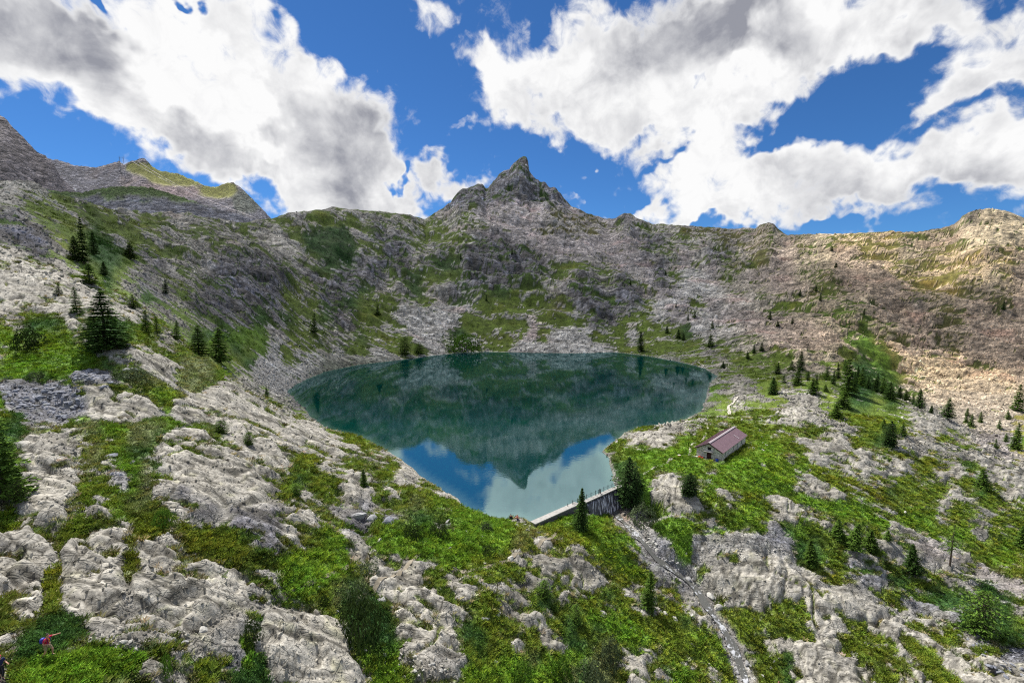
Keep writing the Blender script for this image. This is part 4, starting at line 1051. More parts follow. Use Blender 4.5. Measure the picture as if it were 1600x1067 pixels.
M_STONE_I = rock_mat('loose_stone'); M_ROCK = rock_mat('boulder_stone', False)

# ------------------------------------------------------------------ scattering
def scatter(name, label, pts, scl, rot, tint, proto):
    me = bpy.data.meshes.new(name)
    n = len(pts)
    me.vertices.add(n); me.vertices.foreach_set('co', np.asarray(pts, np.float32).ravel())
    for nm, arr in (('scl', scl), ('rot', rot)):
        a = me.attributes.new(nm, 'FLOAT_VECTOR', 'POINT'); a.data.foreach_set('vector', np.asarray(arr, np.float32).ravel())
    a = me.attributes.new('tint', 'FLOAT_COLOR', 'POINT')
    c4 = np.ones((n, 4), np.float32); c4[:, :3] = tint; a.data.foreach_set('color', c4.ravel())
    me.update()
    o = link(name, me)
    ng = bpy.data.node_groups.new(name + '_scatter', 'GeometryNodeTree')
    ng.interface.new_socket('Geometry', in_out='INPUT', socket_type='NodeSocketGeometry')
    ng.interface.new_socket('Geometry', in_out='OUTPUT', socket_type='NodeSocketGeometry')
    gi = ng.nodes.new('NodeGroupInput'); go = ng.nodes.new('NodeGroupOutput')
    oi = ng.nodes.new('GeometryNodeObjectInfo'); oi.inputs['Object'].default_value = proto; oi.inputs['As Instance'].default_value = True
    ip = ng.nodes.new('GeometryNodeInstanceOnPoints')
    na = ng.nodes.new('GeometryNodeInputNamedAttribute'); na.data_type = 'FLOAT_VECTOR'; na.inputs[0].default_value = 'scl'
    nr = ng.nodes.new('GeometryNodeInputNamedAttribute'); nr.data_type = 'FLOAT_VECTOR'; nr.inputs[0].default_value = 'rot'
    ng.links.new(gi.outputs[0], ip.inputs['Points']); ng.links.new(oi.outputs['Geometry'], ip.inputs['Instance'])
    ng.links.new(na.outputs[0], ip.inputs['Scale']); ng.links.new(nr.outputs[0], ip.inputs['Rotation'])
    ng.links.new(ip.outputs[0], go.inputs[0])
    md = o.modifiers.new('scatter', 'NODES'); md.node_group = ng
    tag(o, label, kind='stuff')
    return o
def proto_obj(name, me): return bpy.data.objects.new(name, me)    # only used as an instance source
def tuft_mesh(name, n, spread, h, w, seed, lean=.6):
    r = random.Random(seed); V_, F_ = [], []
    for i in range(n):
        a = r.uniform(0, 6.283); rad = spread * math.sqrt(r.random()); x, y = rad * math.cos(a), rad * math.sin(a)
        z0 = 0.25 * h * (1 - (rad / spread) ** 2); hh = h * r.uniform(.5, 1.1); a2 = a + r.uniform(-.9, .9)
        dx, dy = math.cos(a2), math.sin(a2); ln = lean * (0.4 + rad / spread) * hh
        px_, py_ = -dy * w * r.uniform(.6, 1.2), dx * w * r.uniform(.6, 1.2)
        b = len(V_)
        V_ += [(x - px_, y - py_, z0), (x + px_, y + py_, z0), (x + dx * ln + px_ * .7, y + dy * ln + py_ * .7, z0 + hh * .8), (x + dx * ln * 1.5, y + dy * ln * 1.5, z0 + hh)]
        F_ += [(b, b + 1, b + 2), (b, b + 2, b + 3)]
    return raw_mesh(name, V_, F_, [M_TUFT])
def bush_mesh(name, n, seed, leaf=.11):
    r = random.Random(seed); V_, F_ = [], []
    for i in range(n):
        a = r.uniform(0, 6.283); cz = r.uniform(-.05, 1); rr = math.sqrt(max(0, 1 - cz * cz)) * r.uniform(.75, 1.05)
        lump = 1 + .25 * math.sin(3 * a + seed) * math.cos(4 * cz + seed)
        p = Vector((rr * math.cos(a) * lump, rr * math.sin(a) * lump, max(cz, 0) * .72 * r.uniform(.8, 1.1) * lump + .02))
        nrm = (p + Vector((r.uniform(-.5, .5), r.uniform(-.5, .5), r.uniform(0, .6)))).normalized()
        t1 = nrm.orthogonal().normalized(); t1.rotate(Matrix.Rotation(r.uniform(0, 6.28), 3, nrm)); t2 = nrm.cross(t1)
        s = leaf * r.uniform(.7, 1.4)
        b = len(V_)
        V_ += [p - t1 * s, p - t2 * s * .6 + nrm * s * .3, p + t1 * s, p + t2 * s * .6 + nrm * s * .4]
        F_ += [(b, b + 1, b + 2, b + 3)]
    return raw_mesh(name, V_, F_, [M_TUFT])
def stone_mesh(name, seed, sub=1, mats=None, flat=.7):
    bm = bmesh.new(); bmesh.ops.create_icosphere(bm, subdivisions=sub, radius=1.0)
    r = random.Random(seed)
    planes = [(Vector((r.gauss(0, 1), r.gauss(0, 1), r.gauss(0, .8))).normalized(), r.uniform(.38, .78)) for _ in range(16)]
    for v in bm.verts:
        for n_, d_ in planes:
            k = v.co.dot(n_) - d_
            if k > 0: v.co -= n_ * k * .95
        v.co.x *= 1.15; v.co.z *= flat
        
    me = bpy.data.meshes.new(name); bm.to_mesh(me); bm.free()
    for m_ in (mats or [M_STONE_I]): me.materials.append(m_)
    return me
def sample_pts(n, ymin, ymax, wfun, umax=1.28, power=1.0, seed=1):
    rg_ = np.random.default_rng(seed)
    u = rg_.uniform(-umax, umax, n); y = np.exp(rg_.uniform(math.log(ymin), math.log(ymax), n))
    # u/lnY uniform means density 1/Y^2: thin out nearer points a little
    w = wfun(u, np.log(y)); k = rg_.random(n) < w
    u, y = u[k], y[k]
    return u, y, rg_
def samp(a, u, y): return bil(a, U0, U1, L0, L1, u, np.log(y))
# grass and herb tufts over the near meadows
u, y, g_ = sample_pts(150000, 24, 150, lambda u, l: samp(V * (1 - .8 * shrub), u, np.exp(l)) * (samp(SD, u, np.exp(l)) < -.8), seed=5)
n = len(u); z = samp(Zf, u, y); c = samp(colr, u, y)
size = g_.uniform(.18, .42, n) * (0.8 + y / 130)
tint = np.clip(c * g_.uniform(.55, 1.7, (n, 1)) * np.stack([g_.uniform(.85, 1.3, n), np.ones(n), g_.uniform(.7, 1.1, n)], 1), .01, .6)
scatter('grass', 'short alpine grass and herbs between the rocks', np.stack([u * y, y, z - .03], 1), np.stack([size, size, size * g_.uniform(.6, 1.2, n)], 1),
        np.stack([g_.uniform(-.2, .2, n), g_.uniform(-.2, .2, n), g_.uniform(0, 6.28, n)], 1), tint, proto_obj('grass_tuft', tuft_mesh('grass_tuft', 22, .8, .8, .13, 3)))
# dwarf shrubs
u, y, g_ = sample_pts(90000, 24, 230, lambda u, l: np.clip(samp(V * (shrub - .05), u, np.exp(l)) * 1.3, 0, 1) * (samp(SD, u, np.exp(l)) < -.8), seed=6)
n = len(u); z = samp(Zf, u, y); c = samp(colr, u, y)
size = g_.uniform(.22, .62, n) * (0.75 + y / 150)
tint = np.clip(c * g_.uniform(.6, 1.6, (n, 1)), .008, .5)
scatter('heath', 'low rhododendron and juniper heath', np.stack([u * y, y, z - .06], 1), np.stack([size, size, size * g_.uniform(.7, 1.2, n)], 1),
        np.stack([g_.uniform(-.2, .2, n), g_.uniform(-.2, .2, n), g_.uniform(0, 6.28, n)], 1), tint, proto_obj('heath_clump', bush_mesh('heath_clump', 46, 9)))
# loose stones on the block fields and along the shore, near and far
for nm, lab, nn_, y0, y1, smin, smax, seed, sub in (('rubble', 'loose grey stones lying among the grass and slabs', 120000, 24, 130, .06, .24, 7, 1), ('scree', 'scree of pale blocks on the far slopes and lake shore', 170000, 125, 640, .35, 1.25, 8, 1)):
    u, y, g_ = sample_pts(nn_, y0, y1, lambda u, l: np.clip(samp((1 - V) * (block * .85 + .025) + V * .02 * (1 - shrub), u, np.exp(l)), 0, 1) * (samp(SD, u, np.exp(l)) < .3) * (samp(t, u, np.exp(l)) < .97), seed=seed)
    n = len(u); z = samp(Zf, u, y); c = samp(rc, u, y) * (1.12 if nm == 'scree' else 1.05)
    size = (smin + (smax - smin) * g_.random(n) ** 3.0) * (1.0 if nm == 'rubble' else (.55 + y / 600)) * (1 + y / 130 if nm == 'rubble' else 1)
    scatter(nm, lab, np.stack([u * y, y, z], 1), np.stack([size * g_.uniform(.8, 1.5, n), size, size * g_.uniform(.6, 1.1, n)], 1),
            g_.uniform(-3, 3, (n, 3)), np.clip(c * g_.uniform(.72, 1.35, (n, 1)), .03, .75), proto_obj(nm + '_stone', stone_mesh(nm + '_stone', seed, sub)))
# dark shrubs on the far slopes
u, y, g_ = sample_pts(60000, 200, 640, lambda u, l: np.clip(samp(V * (.12 + .8 * shrub), u, np.exp(l)) * .8, 0, 1) * (samp(SD, u, np.exp(l)) < -2) * (samp(t, u, np.exp(l)) < .95), seed=9)
n = len(u); z = samp(Zf, u, y); c = samp(colr, u, y); size = g_.uniform(.6, 1.7, n)
scatter('alder_scrub', 'dark alder and juniper scrub on the slopes beyond the lake', np.stack([u * y, y, z - .2], 1), np.stack([size, size, size * .9], 1),
        np.stack([g_.uniform(-.2, .2, n), g_.uniform(-.2, .2, n), g_.uniform(0, 6.28, n)], 1), np.clip(c * g_.uniform(.5, 1.3, (n, 1)), .01, .4), proto_obj('scrub_clump', bush_mesh('scrub_clump', 30, 4, .17)))

# ------------------------------------------------------------------ boulders one can tell apart
STONES = [stone_mesh('boulder_shape_%s' % c_, 50 + i, 2, [M_ROCK], .62 + .06 * (i % 4)) for i, c_ in enumerate('abcdefgh')]
for s_ in STONES: s_.name = 'boulder'
TINTS = {'w': (.42, .41, .375), 'g': (.30, .30, .30), 'b': (.24, .25, .285), 'r': (.22, .10, .075), 'd': (.20, .21, .24)}
def boulder(px, py, wpx, label, tone='w', group=None, flat=1.0, name='boulder', rz=None):
    p = hit(px, py, Zf)
    r = wpx / 2 / FPX * p.y * 1.0
    o = link(name, STONES[random.randrange(8)])
    o.location = (p.x, p.y, p.z - r * .08 * flat)
    o.rotation_euler = (random.uniform(-.3, .3), random.uniform(-.3, .3), random.uniform(0, 6.28) if rz is None else rz)
    o.scale = (r, r * random.uniform(.6, .95), r * flat * random.uniform(.75, 1.1))
    k = random.uniform(.88, 1.12)
    o['tint'] = [x * k for x in TINTS[tone]]
    o.id_properties_ui('tint')
    tag(o, label, 'rock' if name != 'boulder' else 'boulder', group)
    return o
for args in [
 (196, 578, 17, 'grey pointed boulder on dark heath right of the big spruce', 'g'), (209, 577, 18, 'rounded blue-grey boulder touching the pointed one by the big spruce', 'g'),
 (173, 712, 24, 'bluish grey block in the green hollow left of centre', 'b'), (176, 740, 18, 'lower bluish block standing alone in the green hollow', 'b'), (207, 723, 12, 'small smooth grey stone in bright grass of the hollow', 'g'),
 (140, 752, 14, 'pale flat stone at the lower left end of the green hollow', 'w'), (232, 762, 14, 'pale slim stone lying below the green hollow', 'w'),
 (608, 816, 30, 'large blue-grey boulder below the slope above the meadow', 'b'), (582, 812, 26, 'violet grey block beside the large blue-grey boulder', 'g'), (560, 806, 34, 'broad grey outcrop block above the bright meadow', 'g'),
 (592, 846, 20, 'white cracked boulder at the upper edge of the bright meadow', 'w'), (700, 815, 20, 'grey boulder with flat top on the meadow near the lake', 'g'), (728, 830, 13, 'white boulder on the meadow right of the flat-topped one', 'w'),
 (703, 856, 7, 'small pale stone in the middle of the bright meadow', 'w'), (718, 868, 9, 'small pale stone low in the bright meadow above the trail', 'w'), (754, 838, 6, 'tiny white stone near the lake end of the meadow', 'w'),
 (797, 873, 20, 'grey boulder at the bend of the trail', 'w'), (596, 938, 24, 'round grey boulder perched on top of the split slab', 'g'), (524, 955, 20, 'grey boulder left of the dark round juniper', 'g'), (571, 1016, 12, 'small pale stone under the dark juniper', 'w'),
 (779, 958, 16, 'pale boulder on the brown heath, upper left of the long slab', 'w'), (757, 966, 18, 'pair-forming grey boulder at the foot of the ribbed slab', 'g'), (765, 898, 9, 'little white stone on the green slope under the trail', 'w'),
 (773, 1036, 16, 'pale boulder near the bottom edge, right of the split slab', 'w'), (941, 956, 20, 'pale boulder low on the slope left of the lone larch', 'w'), (1040, 958, 17, 'upright pale boulder between larch and stream', 'w'),
 (1055, 966, 15, 'pale boulder just right of the upright one by the larch', 'w'), (1081, 962, 16, 'pale rounded boulder near the left stream bank', 'w'), (1080, 1005, 8, 'small white stone on the grass left of the stream', 'w'), (1025, 1010, 6, 'small upright white stone in the sunny grass', 'w'),
 (1110, 930, 22, 'flat light boulder leaning over the stream, upper of two', 'w'), (1122, 948, 24, 'flat light boulder leaning over the stream, lower of two', 'w'), (1075, 905, 14, 'mossy stone where the stream narrows', 'g'),
 (1414, 800, 8, 'single white stone on the bright green strip at right', 'w'), (1193, 1055, 9, 'round white stone near the bottom right of the stream', 'w'), (1204, 1042, 10, 'pale angular stone right of the stream mouth', 'w'),
 (1091, 1062, 9, 'reddish brown stone at the bottom edge left of the stream', 'r'), (1217, 1066, 8, 'reddish brown stone at the bottom edge right of the stream', 'r'),
 (838, 807, 12, 'white boulder standing in the shallow water by the dam', 'w'), (1190, 683, 12, 'white boulder on the slope behind the stone hut', 'w'),
 (110, 1010, 10, 'slanting pale slab on the path before the hiker', 'w'), (122, 1000, 12, 'long pale slab above the hiker path', 'w'), (150, 1018, 14, 'pale block in the rubble right of the hiker', 'w'), (139, 1012, 12, 'grey block in the rubble right of the hiker', 'g'),
 (392, 976, 26, 'long bleached slab lying at the foot of the great dome', 'w'), (318, 985, 22, 'thin pale slab under the great rock dome', 'w'), (350, 1002, 14, 'white stone in the dark green patch at lower left', 'w'), (345, 1034, 14, 'white stone low in the dark green patch', 'w'),
 (385, 1030, 10, 'small round stone right of the dark green patch', 'w'), (290, 1005, 24, 'broad grey block under the rock dome', 'g'), (270, 1000, 14, 'grey chip beside the broad block', 'g'),
 (1035, 884, 12, 'grey stone in the upper gravel of the stream', 'g'), (1560, 1050, 20, 'dark grey boulder in the lower right gully', 'd'), (420, 940, 18, 'tall pale stone standing left of the bright hollow', 'w'),
 (497, 917, 12, 'pinkish flat stone in the bright hollow', 'w')]:
    boulder(*args)
# the blue-grey block field on the left and other countable blocks
def field(poly, n, wmin, wmax, label, tone, group, name='rock', seed=3):
    r = random.Random(seed); xs = [p[0] for p in poly]; ys = [p[1] for p in poly]; k = 0
    while k < n:
        x, y_ = r.uniform(min(xs), max(xs)), r.uniform(min(ys), max(ys))
        if not in_poly(np.array([x]), np.array([y_]), poly)[0]: continue
        boulder(x, y_, r.uniform(wmin, wmax) * (1.4 if r.random() < .1 else 1), label, tone, group, r.uniform(.6, 1.0), name); k += 1
field([(0,610),(60,596),(120,606),(132,640),(95,662),(60,640),(10,635)], 120, 6, 14, 'angular blue-grey block in the block field at the left edge', 'b', 'blocks of the left block field', seed=1)
field([(110,585),(145,575),(190,600),(160,606),(120,595)], 45, 5, 11, 'blue-grey block in the small upper block patch', 'b', 'blocks of the small upper block patch', seed=2)
field([(985,826),(1000,822),(1032,850),(1025,862),(1008,850)], 26, 4, 9, 'pale angular block beside the upper stream', 'w', 'pale blocks beside the upper stream', seed=3)
field([(1020,868),(1050,872),(1070,885),(1060,895),(1035,885)], 22, 4, 8, 'grey cobble in the wide part of the stream bed', 'g', 'cobbles in the wide stream bed', seed=4)
field([(1150,1035),(1172,1035),(1180,1062),(1140,1062)], 18, 5, 11, 'grey cobble at the stream mouth by the bottom edge', 'g', 'cobbles at the lower stream', seed=5)
field([(595,1020),(660,1020),(700,1045),(640,1062),(600,1055)], 26, 6, 13, 'pale broken block below the split slab', 'w', 'broken blocks below the split slab', seed=6)
field([(100,1000),(200,985),(260,1015),(180,1030),(120,1022)], 24, 6, 13, 'pale block in the rubble along the hikers path', 'w', 'rubble blocks along the hikers path', seed=7)
field([(1490,985),(1600,1040),(1600,1062),(1560,1055)], 22, 6, 12, 'violet grey block in the dry gully at lower right', 'd', 'blocks in the dry gully', seed=8)
field([(790,808),(815,806),(835,820),(830,830),(805,822)], 16, 4, 9, 'pale block of the rocky step at the near end of the dam', 'w', 'blocks at the near end of the dam', seed=10)
field([(1170,688),(1195,692),(1208,700),(1195,708),(1175,700)], 14, 4, 9, 'pale rubble block behind the stone hut', 'w', 'rubble behind the hut', seed=11)

# ------------------------------------------------------------------ trees
def conifer(name, seed, H, rb, nwh, nbr, nsp, shape, leafm, droop=.25, base=.06, dense=1.0, leaf=.34):
    r = random.Random(seed)
    TV, TF = [], []
    for k in range(7):
        z = H * k / 6; rad = .018 * H * (1 - .93 * k / 6) + .01; off = .012 * H * math.sin(k * 1.3 + seed)
        for a in range(7): TV.append((off * (k / 6) + rad * math.cos(a * .8976), rad * math.sin(a * .8976), z - .3 * (k == 0)))
    for k in range(6):
        for a in range(7):
            b = (a + 1) % 7; TF.append((k * 7 + a, k * 7 + b, (k + 1) * 7 + b, (k + 1) * 7 + a))
    CV, CF = [], []
    def limb(p, q, w):
        d = (q - p); s = d.cross(Vector((0, 0, 1)));
        if s.length < 1e-4: return
        s.normalize(); b = len(TV); u_ = Vector((0, 0, w))
        TV.extend([p + s * w, p - s * w * .5 + u_, p - s * w * .5 - u_, q]); TF.extend([(b, b + 1, b + 3), (b + 1, b + 2, b + 3), (b + 2, b, b + 3)])
    for w in range(nwh):
        f = (w + r.uniform(-.3, .3)) / nwh; f = min(max(f, 0), 1)
        h = H * (base + (1 - base) * f ** .95)
        rad = rb * shape(f)
        nb = max(3, int(nbr * (1 - .45 * f)))
        a0 = r.uniform(0, 6.28)
        for b_ in range(nb):
            if r.random() > dense: continue
            a = a0 + b_ * 6.283 / nb + r.uniform(-.3, .3); L_ = rad * r.uniform(.6, 1.15)
            d = Vector((math.cos(a), math.sin(a), 0)); side = Vector((-d.y, d.x, 0))
            up = .28 * (f - .25)
            tip = Vector((0, 0, h)) + d * L_ + Vector((0, 0, L_ * (up - droop * .4)))
            limb(Vector((0, 0, h)), tip, .012 * L_ + .012)
            for s in range(nsp):
                q = (s + r.uniform(.2, 1)) / nsp
                if q < .12: continue
                pz = h + L_ * q * up - droop * L_ * q * q * .5
                spd = .30 * L_ * (1.1 - .7 * q)
                c_ = Vector((0, 0, pz)) + d * (L_ * q) + side * r.uniform(-spd, spd) + Vector((0, 0, r.uniform(-.10, .10)))
                for _ in range(2):
                    ln = leaf * r.uniform(.7, 1.3) * (.6 + .5 * (1 - f)); t1 = (d * r.uniform(.3, 1) + side * r.uniform(-1, 1) + Vector((0, 0, r.uniform(-.5, .3)))).normalized()
                    t2 = t1.cross(Vector((r.uniform(-.6, .6), r.uniform(-.6, .6), 1))).normalized()
                    b = len(CV)
                    CV.extend([c_ - t1 * ln * .4, c_ + t2 * ln * .30, c_ + t1 * ln, c_ - t2 * ln * .30]); CF.append((b, b + 1, b + 2, b + 3))
    # leader shoots
    for s in range(8):
        c_ = Vector((0, 0, H * (.93 + .01 * s))); t2 = Vector((r.uniform(-1, 1), r.uniform(-1, 1), .2)).normalized()
        b = len(CV); CV.extend([c_ - t2 * .06, c_ + Vector((0, 0, .3)), c_ + t2 * .06, c_ - Vector((0, 0, .1))]); CF.append((b, b + 1, b + 2, b + 3))
    return raw_mesh('trunk', TV, TF, [M_BARK]), raw_mesh('crown', CV, CF, [leafm])
cone = lambda f: (1 - f) ** .85 * (0.75 + .25 * min(1, f * 6)) + .03
roundp = lambda f: math.sqrt(max(0, 1 - (1.75 * (f - .33)) ** 2)) * (1 if f > .33 else .88) * .98 + .03 if f < .9 else .2 * (1 - f) * 5 + .02
slim = lambda f: (1 - f) ** .7 * .9 + .04
PROTO = {
 'spruce': [conifer('spruce', 1, 10, 2.6, 30, 12, 12, cone, M_SPRUCE, leaf=.36), conifer('spruce', 2, 10, 2.3, 26, 11, 11, cone, M_SPRUCE, leaf=.36)],
 'larch': [conifer('larch', 3, 10, 2.6, 26, 11, 11, cone, M_LARCH, dense=.9, leaf=.44), conifer('larch', 4, 10, 2.5, 24, 10, 11, slim, M_LARCH, dense=.85, leaf=.44)],
 'pine': [conifer('pine', 5, 10, 3.6, 30, 15, 13, roundp, M_PINE, droop=.1, leaf=.42), conifer('pine', 6, 10, 3.4, 28, 14, 12, roundp, M_PINE, droop=.1, leaf=.42)],
 'sparse': [conifer('larch', 7, 10, 2.2, 16, 6, 6, roundp, M_LARCH, base=.38, dense=.6, leaf=.34)],
 'bush': [conifer('bush', 8, 6, 3.4, 16, 13, 9, roundp, M_LARCH, droop=.0, base=.02, leaf=.42)],
}
PH = {'spruce': (10, 2.6), 'larch': (10, 2.2), 'pine': (10, 3.5), 'sparse': (10, 2.2), 'bush': (6, 3.4)}
tcount = 0
def tree(px, py, top, wpx, kind, label=None, group=None, nm=None):
    global tcount
    p = hit(px, py, Zf)
    _, s = pix_dir(px, top)
    H = max(1.0, CAM_H + float(s) * p.y - p.z)
    h0, r0 = PH[kind]
    W_ = wpx / 2 / FPX * p.y
    o = empty(nm or {'spruce': 'spruce_tree', 'larch': 'larch_tree', 'pine': 'pine_tree', 'sparse': 'larch_tree', 'bush': 'bush'}[kind], (p.x, p.y, p.z - .05), random.uniform(0, 6.28))
    o.scale = (W_ / r0, W_ / r0, H / h0)
    tm, cm2 = random.choice(PROTO[kind]); o.rotation_euler = (random.uniform(-.05, .05), random.uniform(-.05, .05), random.uniform(0, 6.28))
    link('trunk' if kind != 'bush' else 'stem', tm, o); link('crown' if kind != 'bush' else 'foliage', cm2, o)
    tag(o, label, 'tree' if kind != 'bush' else 'bush', group)
    tcount += 1
    return o
TREES = [
 (165,546,455,84,'spruce','large dark spruce standing alone on the left slope'),
 (131,412,338,26,'spruce','tall slim dark spruce high on the left, higher of the pair'), (147,398,362,20,'spruce','slim dark spruce just right of the tallest one high on the left'),
 (118,408,368,26,'spruce','shorter dark spruce left of the tallest one high on the left'), (120,489,448,20,'larch','thin light larch on the bare slab above the big spruce'),
 (91,462,444,14,'larch','tiny larch growing on the pale slab at far left'), (140,444,412,30,'larch','bushy larch below the group of slim spruces'), (163,431,408,16,'spruce','small dark spruce right of the bushy larch'),
 (203,404,380,24,'larch','light green larch upper left, on the rocky rib'), (259,459,436,14,'spruce','dark little spruce alone on the striped cliff'),
 (209,482,460,20,'larch','pale larch above and right of the big spruce'), (229,522,484,18,'larch','first of three small larches right of the big spruce'), (246,522,493,14,'larch','middle of three small larches right of the big spruce'),
 (276,530,500,16,'larch','light larch, last of three right of the big spruce'), (311,558,508,36,'larch','left of the two bushy larches above the lake'), (343,566,510,40,'larch','right of the two bushy larches above the lake, slightly taller'),
 (491,520,489,14,'larch','single slim larch on the green slope left of the lake'), (590,492,478,10,'larch','very small larch above the scree left of the lake'),
 (632,553,525,26,'bush','green bush on the spur by the upper left shore'), (655,552,534,22,'bush','lower green bush on the spur nearest the water'),
 (417,622,600,7,'larch','tiny larch on the crest before the left lake tip'), (8,778,640,78,'larch','big foreground larch cut by the left picture edge'), (30,782,745,36,'bush','green bush at the foot of the left edge larch'),
 (345,678,656,30,'bush','light green dwarf larch between two pale slabs'), (389,694,673,20,'bush','small bright bush on the edge of the lower slab'), (568,760,732,16,'larch','little larch in the middle of the left slabs'), (462,772,754,24,'bush','dwarf pine in a green pocket on the slabs'),
 (984,790,712,56,'pine','massive dark round-topped pine at the far end of the dam'), (907,829,762,32,'spruce','pointed spruce in front of the dam walkway'), (1077,773,738,34,'pine','small round pine on the pale slab below the hut'),
 (1001,549,517,15,'spruce','dark pointed spruce on the far shore'), (1012,952,892,28,'larch','slim larch on the slope left of the stream'), (850,932,905,28,'bush','fresh green bush against the ribbed slab'), (901,972,942,24,'bush','grey-green bush between two long slabs'),
 (1208,616,589,22,'spruce','dark spruce above the hut, left end of the tree belt'), (1390,698,657,28,'pine','rounded dark pine in the middle of the right moor'), (1380,672,654,12,'larch','small larch just left of the rounded moor pine'), (1411,681,662,14,'larch','small larch right of the rounded moor pine'),
 (1480,653,621,28,'spruce','dark spruce on the crest against the bright scree'), (1437,638,607,20,'spruce','second spruce from the crest end, dark against the scree'), (1391,625,597,26,'spruce','broad dark spruce in the gully belt'),
 (1535,762,731,24,'larch','lone larch low on the right moor'), (1587,702,660,16,'larch','light larch near the right edge in the sun'), (1589,642,600,18,'larch','larch at the right edge beside the sunlit scree'),
 (1309,841,810,22,'larch','left larch of the trio on the stony slope'), (1335,858,815,28,'larch','middle larch of the trio on the stony slope'), (1361,861,827,26,'larch','right larch of the trio on the stony slope'),
 (1267,884,842,24,'larch','slender larch beside the dry blocky gully'), (1426,896,850,34,'spruce','dense dark spruce on the lower right scree'), (1484,884,818,34,'sparse','thin half bare larch with visible trunk at lower right'),
 (1530,988,920,68,'bush','very broad dark juniper like tree at lower right'), (1387,844,828,14,'larch','dwarf larch right of the stony slope trio'), (1598,857,822,22,'larch','small larch cut by the right edge'),
 (1568,484,468,8,'spruce','single tiny dark tree on the upper right scree'), (1113,513,501,6,'larch','tiny slim tree on the grey fan beyond the lake'), (1085,496,484,8,'larch','tiny dark tree high on the grey fan'), (1110,541,521,12,'larch','small larch at the foot of the grey fan'),
]
for a in TREES: tree(*a)
BELT = [(1246,602,574,14),(1271,616,590,16),(1292,594,571,12),(1302,600,578,9),(1325,618,560,26),(1317,637,610,22),(1307,654,632,20),(1335,612,580,14),(1347,604,573,12),(1356,608,588,12),(1405,622,604,12),(1416,627,609,14),(1237,580,563,12),(1251,578,548,14),(1215,584,566,12),
        (1320,585,560,12),(1310,592,566,10),(1340,600,572,12),(1368,612,592,12),(1380,615,590,12),(1370,600,582,9),(1427,632,617,8),(1455,645,632,7),(1276,600,584,8),(1262,594,580,8),(1225,598,585,8),(1290,612,600,8)]
for (a, b, c, d) in BELT: tree(a, b, c, d * random.uniform(.9, 1.4), random.choice(['spruce', 'spruce', 'larch']), 'small dark spruce in the tree belt running down to the bright scree', 'dark spruces of the tree belt on the right')
SUNNY = [(1511,650,637,8),(1517,666,646,10),(1510,660,648,7),(1532,660,642,8),(1562,670,655,8),(1575,655,640,8),(1556,700,685,8),(1572,690,676,7)]
for (a, b, c, d) in SUNNY: tree(a, b, c, d, 'larch', 'tiny larch on the sunlit ground at the right edge', 'tiny larches on the sunlit ground')
FARL = [(1203,500,486,8),(1215,510,500,7),(1282,470,458,6),(1350,492,482,6),(1300,392,384,5),(1306,418,410,6),(1275,455,446,6),(1250,462,452,6),(1238,506,496,7),(1190,548,534,9),(1178,552,538,8),(1060,528,514,10),(1068,532,520,8),(1042,520,508,8),(1168,560,549,8),(1130,575,565,10),(1075,500,490,5),(1056,480,471,5),
        (800,398,388,5),(720,405,396,5),(760,470,460,5),(1040,430,421,4),(985,445,437,4)]
for (a, b, c, d) in FARL: tree(a, b, c, d, 'spruce', 'tiny dark tree on the slopes behind the lake', 'tiny trees scattered on the far slopes')
# distinct bushes
for (px, py, top, w, lab, col_) in [
   (563,1000,925,72,'dark olive juniper mound, the largest in the foreground',0), (560,948,912,44,'grey-green willow mound above the big juniper',1), (575,895,878,36,'silvery willow bush on the rim of the split slab',1),
   (1005,815,790,46,'blue-green mountain pine mat under the big pine',1), (645,838,816,34,'round dark green bush on the meadow',0), (686,836,812,32,'olive bush beside the round dark one on the meadow',0), (762,866,852,24,'dark low bush above the trail',0),
   (760,828,815,22,'silver willow bush near the lake end',1), (955,1040,1000,36,'grey-green bush at the bottom centre right',1), (925,1062,1032,44,'silvery green bush at the bottom edge',1), (878,1066,1030,40,'bright green bush at the bottom edge',2),
   (815,1062,1035,44,'bright green leafy bush at the bottom centre',2), (55,590,580,22,'round blue-green bush above the block field',1), (205,588,575,52,'pale heath bush at the edge of the small block patch',1), (505,945,930,20,'small dark green bush by the trail at left',0),
   (395,1003,960,28,'dark green bush at the foot of the great dome',0), (45,545,510,40,'dark green alder bush on the left meadow',0), (725,548,522,54,'wide green alder bush on the upper lake shore',2), (1030,828,815,20,'small green bush on the right stream bank',2), (1072,848,835,20,'bright bush above the grey gravel',2),
   (260,1055,1020,18,'light green little larch bush in the rubble',2), (255,820,795,34,'bright green cushion bush above the great dome',2)]:
    p = hit(px, py, Zf); r_ = w / 2 / FPX * p.y
    _, s = pix_dir(px, top); H = max(.4, (CAM_H + float(s) * p.y - p.z))
    if col_ not in globals().setdefault('BUSHM', {}):
        BUSHM[col_] = plant_mat('bush_leaves_%s' % ('dark', 'willow', 'bright')[col_], ((.040, .065, .020), (.095, .125, .070), (.075, .150, .022))[col_], False, .5, 1.4)
    key = 'bm%d' % col_
    if key not in globals():
        b1 = bush_mesh('foliage', 900, 21 + col_, .055); b1.materials.clear(); b1.materials.append(BUSHM[col_])
        SV = []; SF = []
        for q in range(9):
            a = q * .7; b = len(SV); SV += [(0.03, 0, -.1), (-.02, .03, -.1), (-.02, -.03, -.1), (.6 * math.cos(a), .6 * math.sin(a), .45)]; SF += [(b, b + 1, b + 3), (b + 1, b + 2, b + 3), (b + 2, b, b + 3)]
        globals()[key] = (b1, raw_mesh('stem', SV, SF, [M_BARK]))
    o = empty('bush', (p.x, p.y, p.z - .05), random.uniform(0, 6.28)); o.scale = (r_, r_, H / .78)
    link('foliage', globals()[key][0], o); link('stem', globals()[key][1], o)
    tag(o, lab, 'bush')

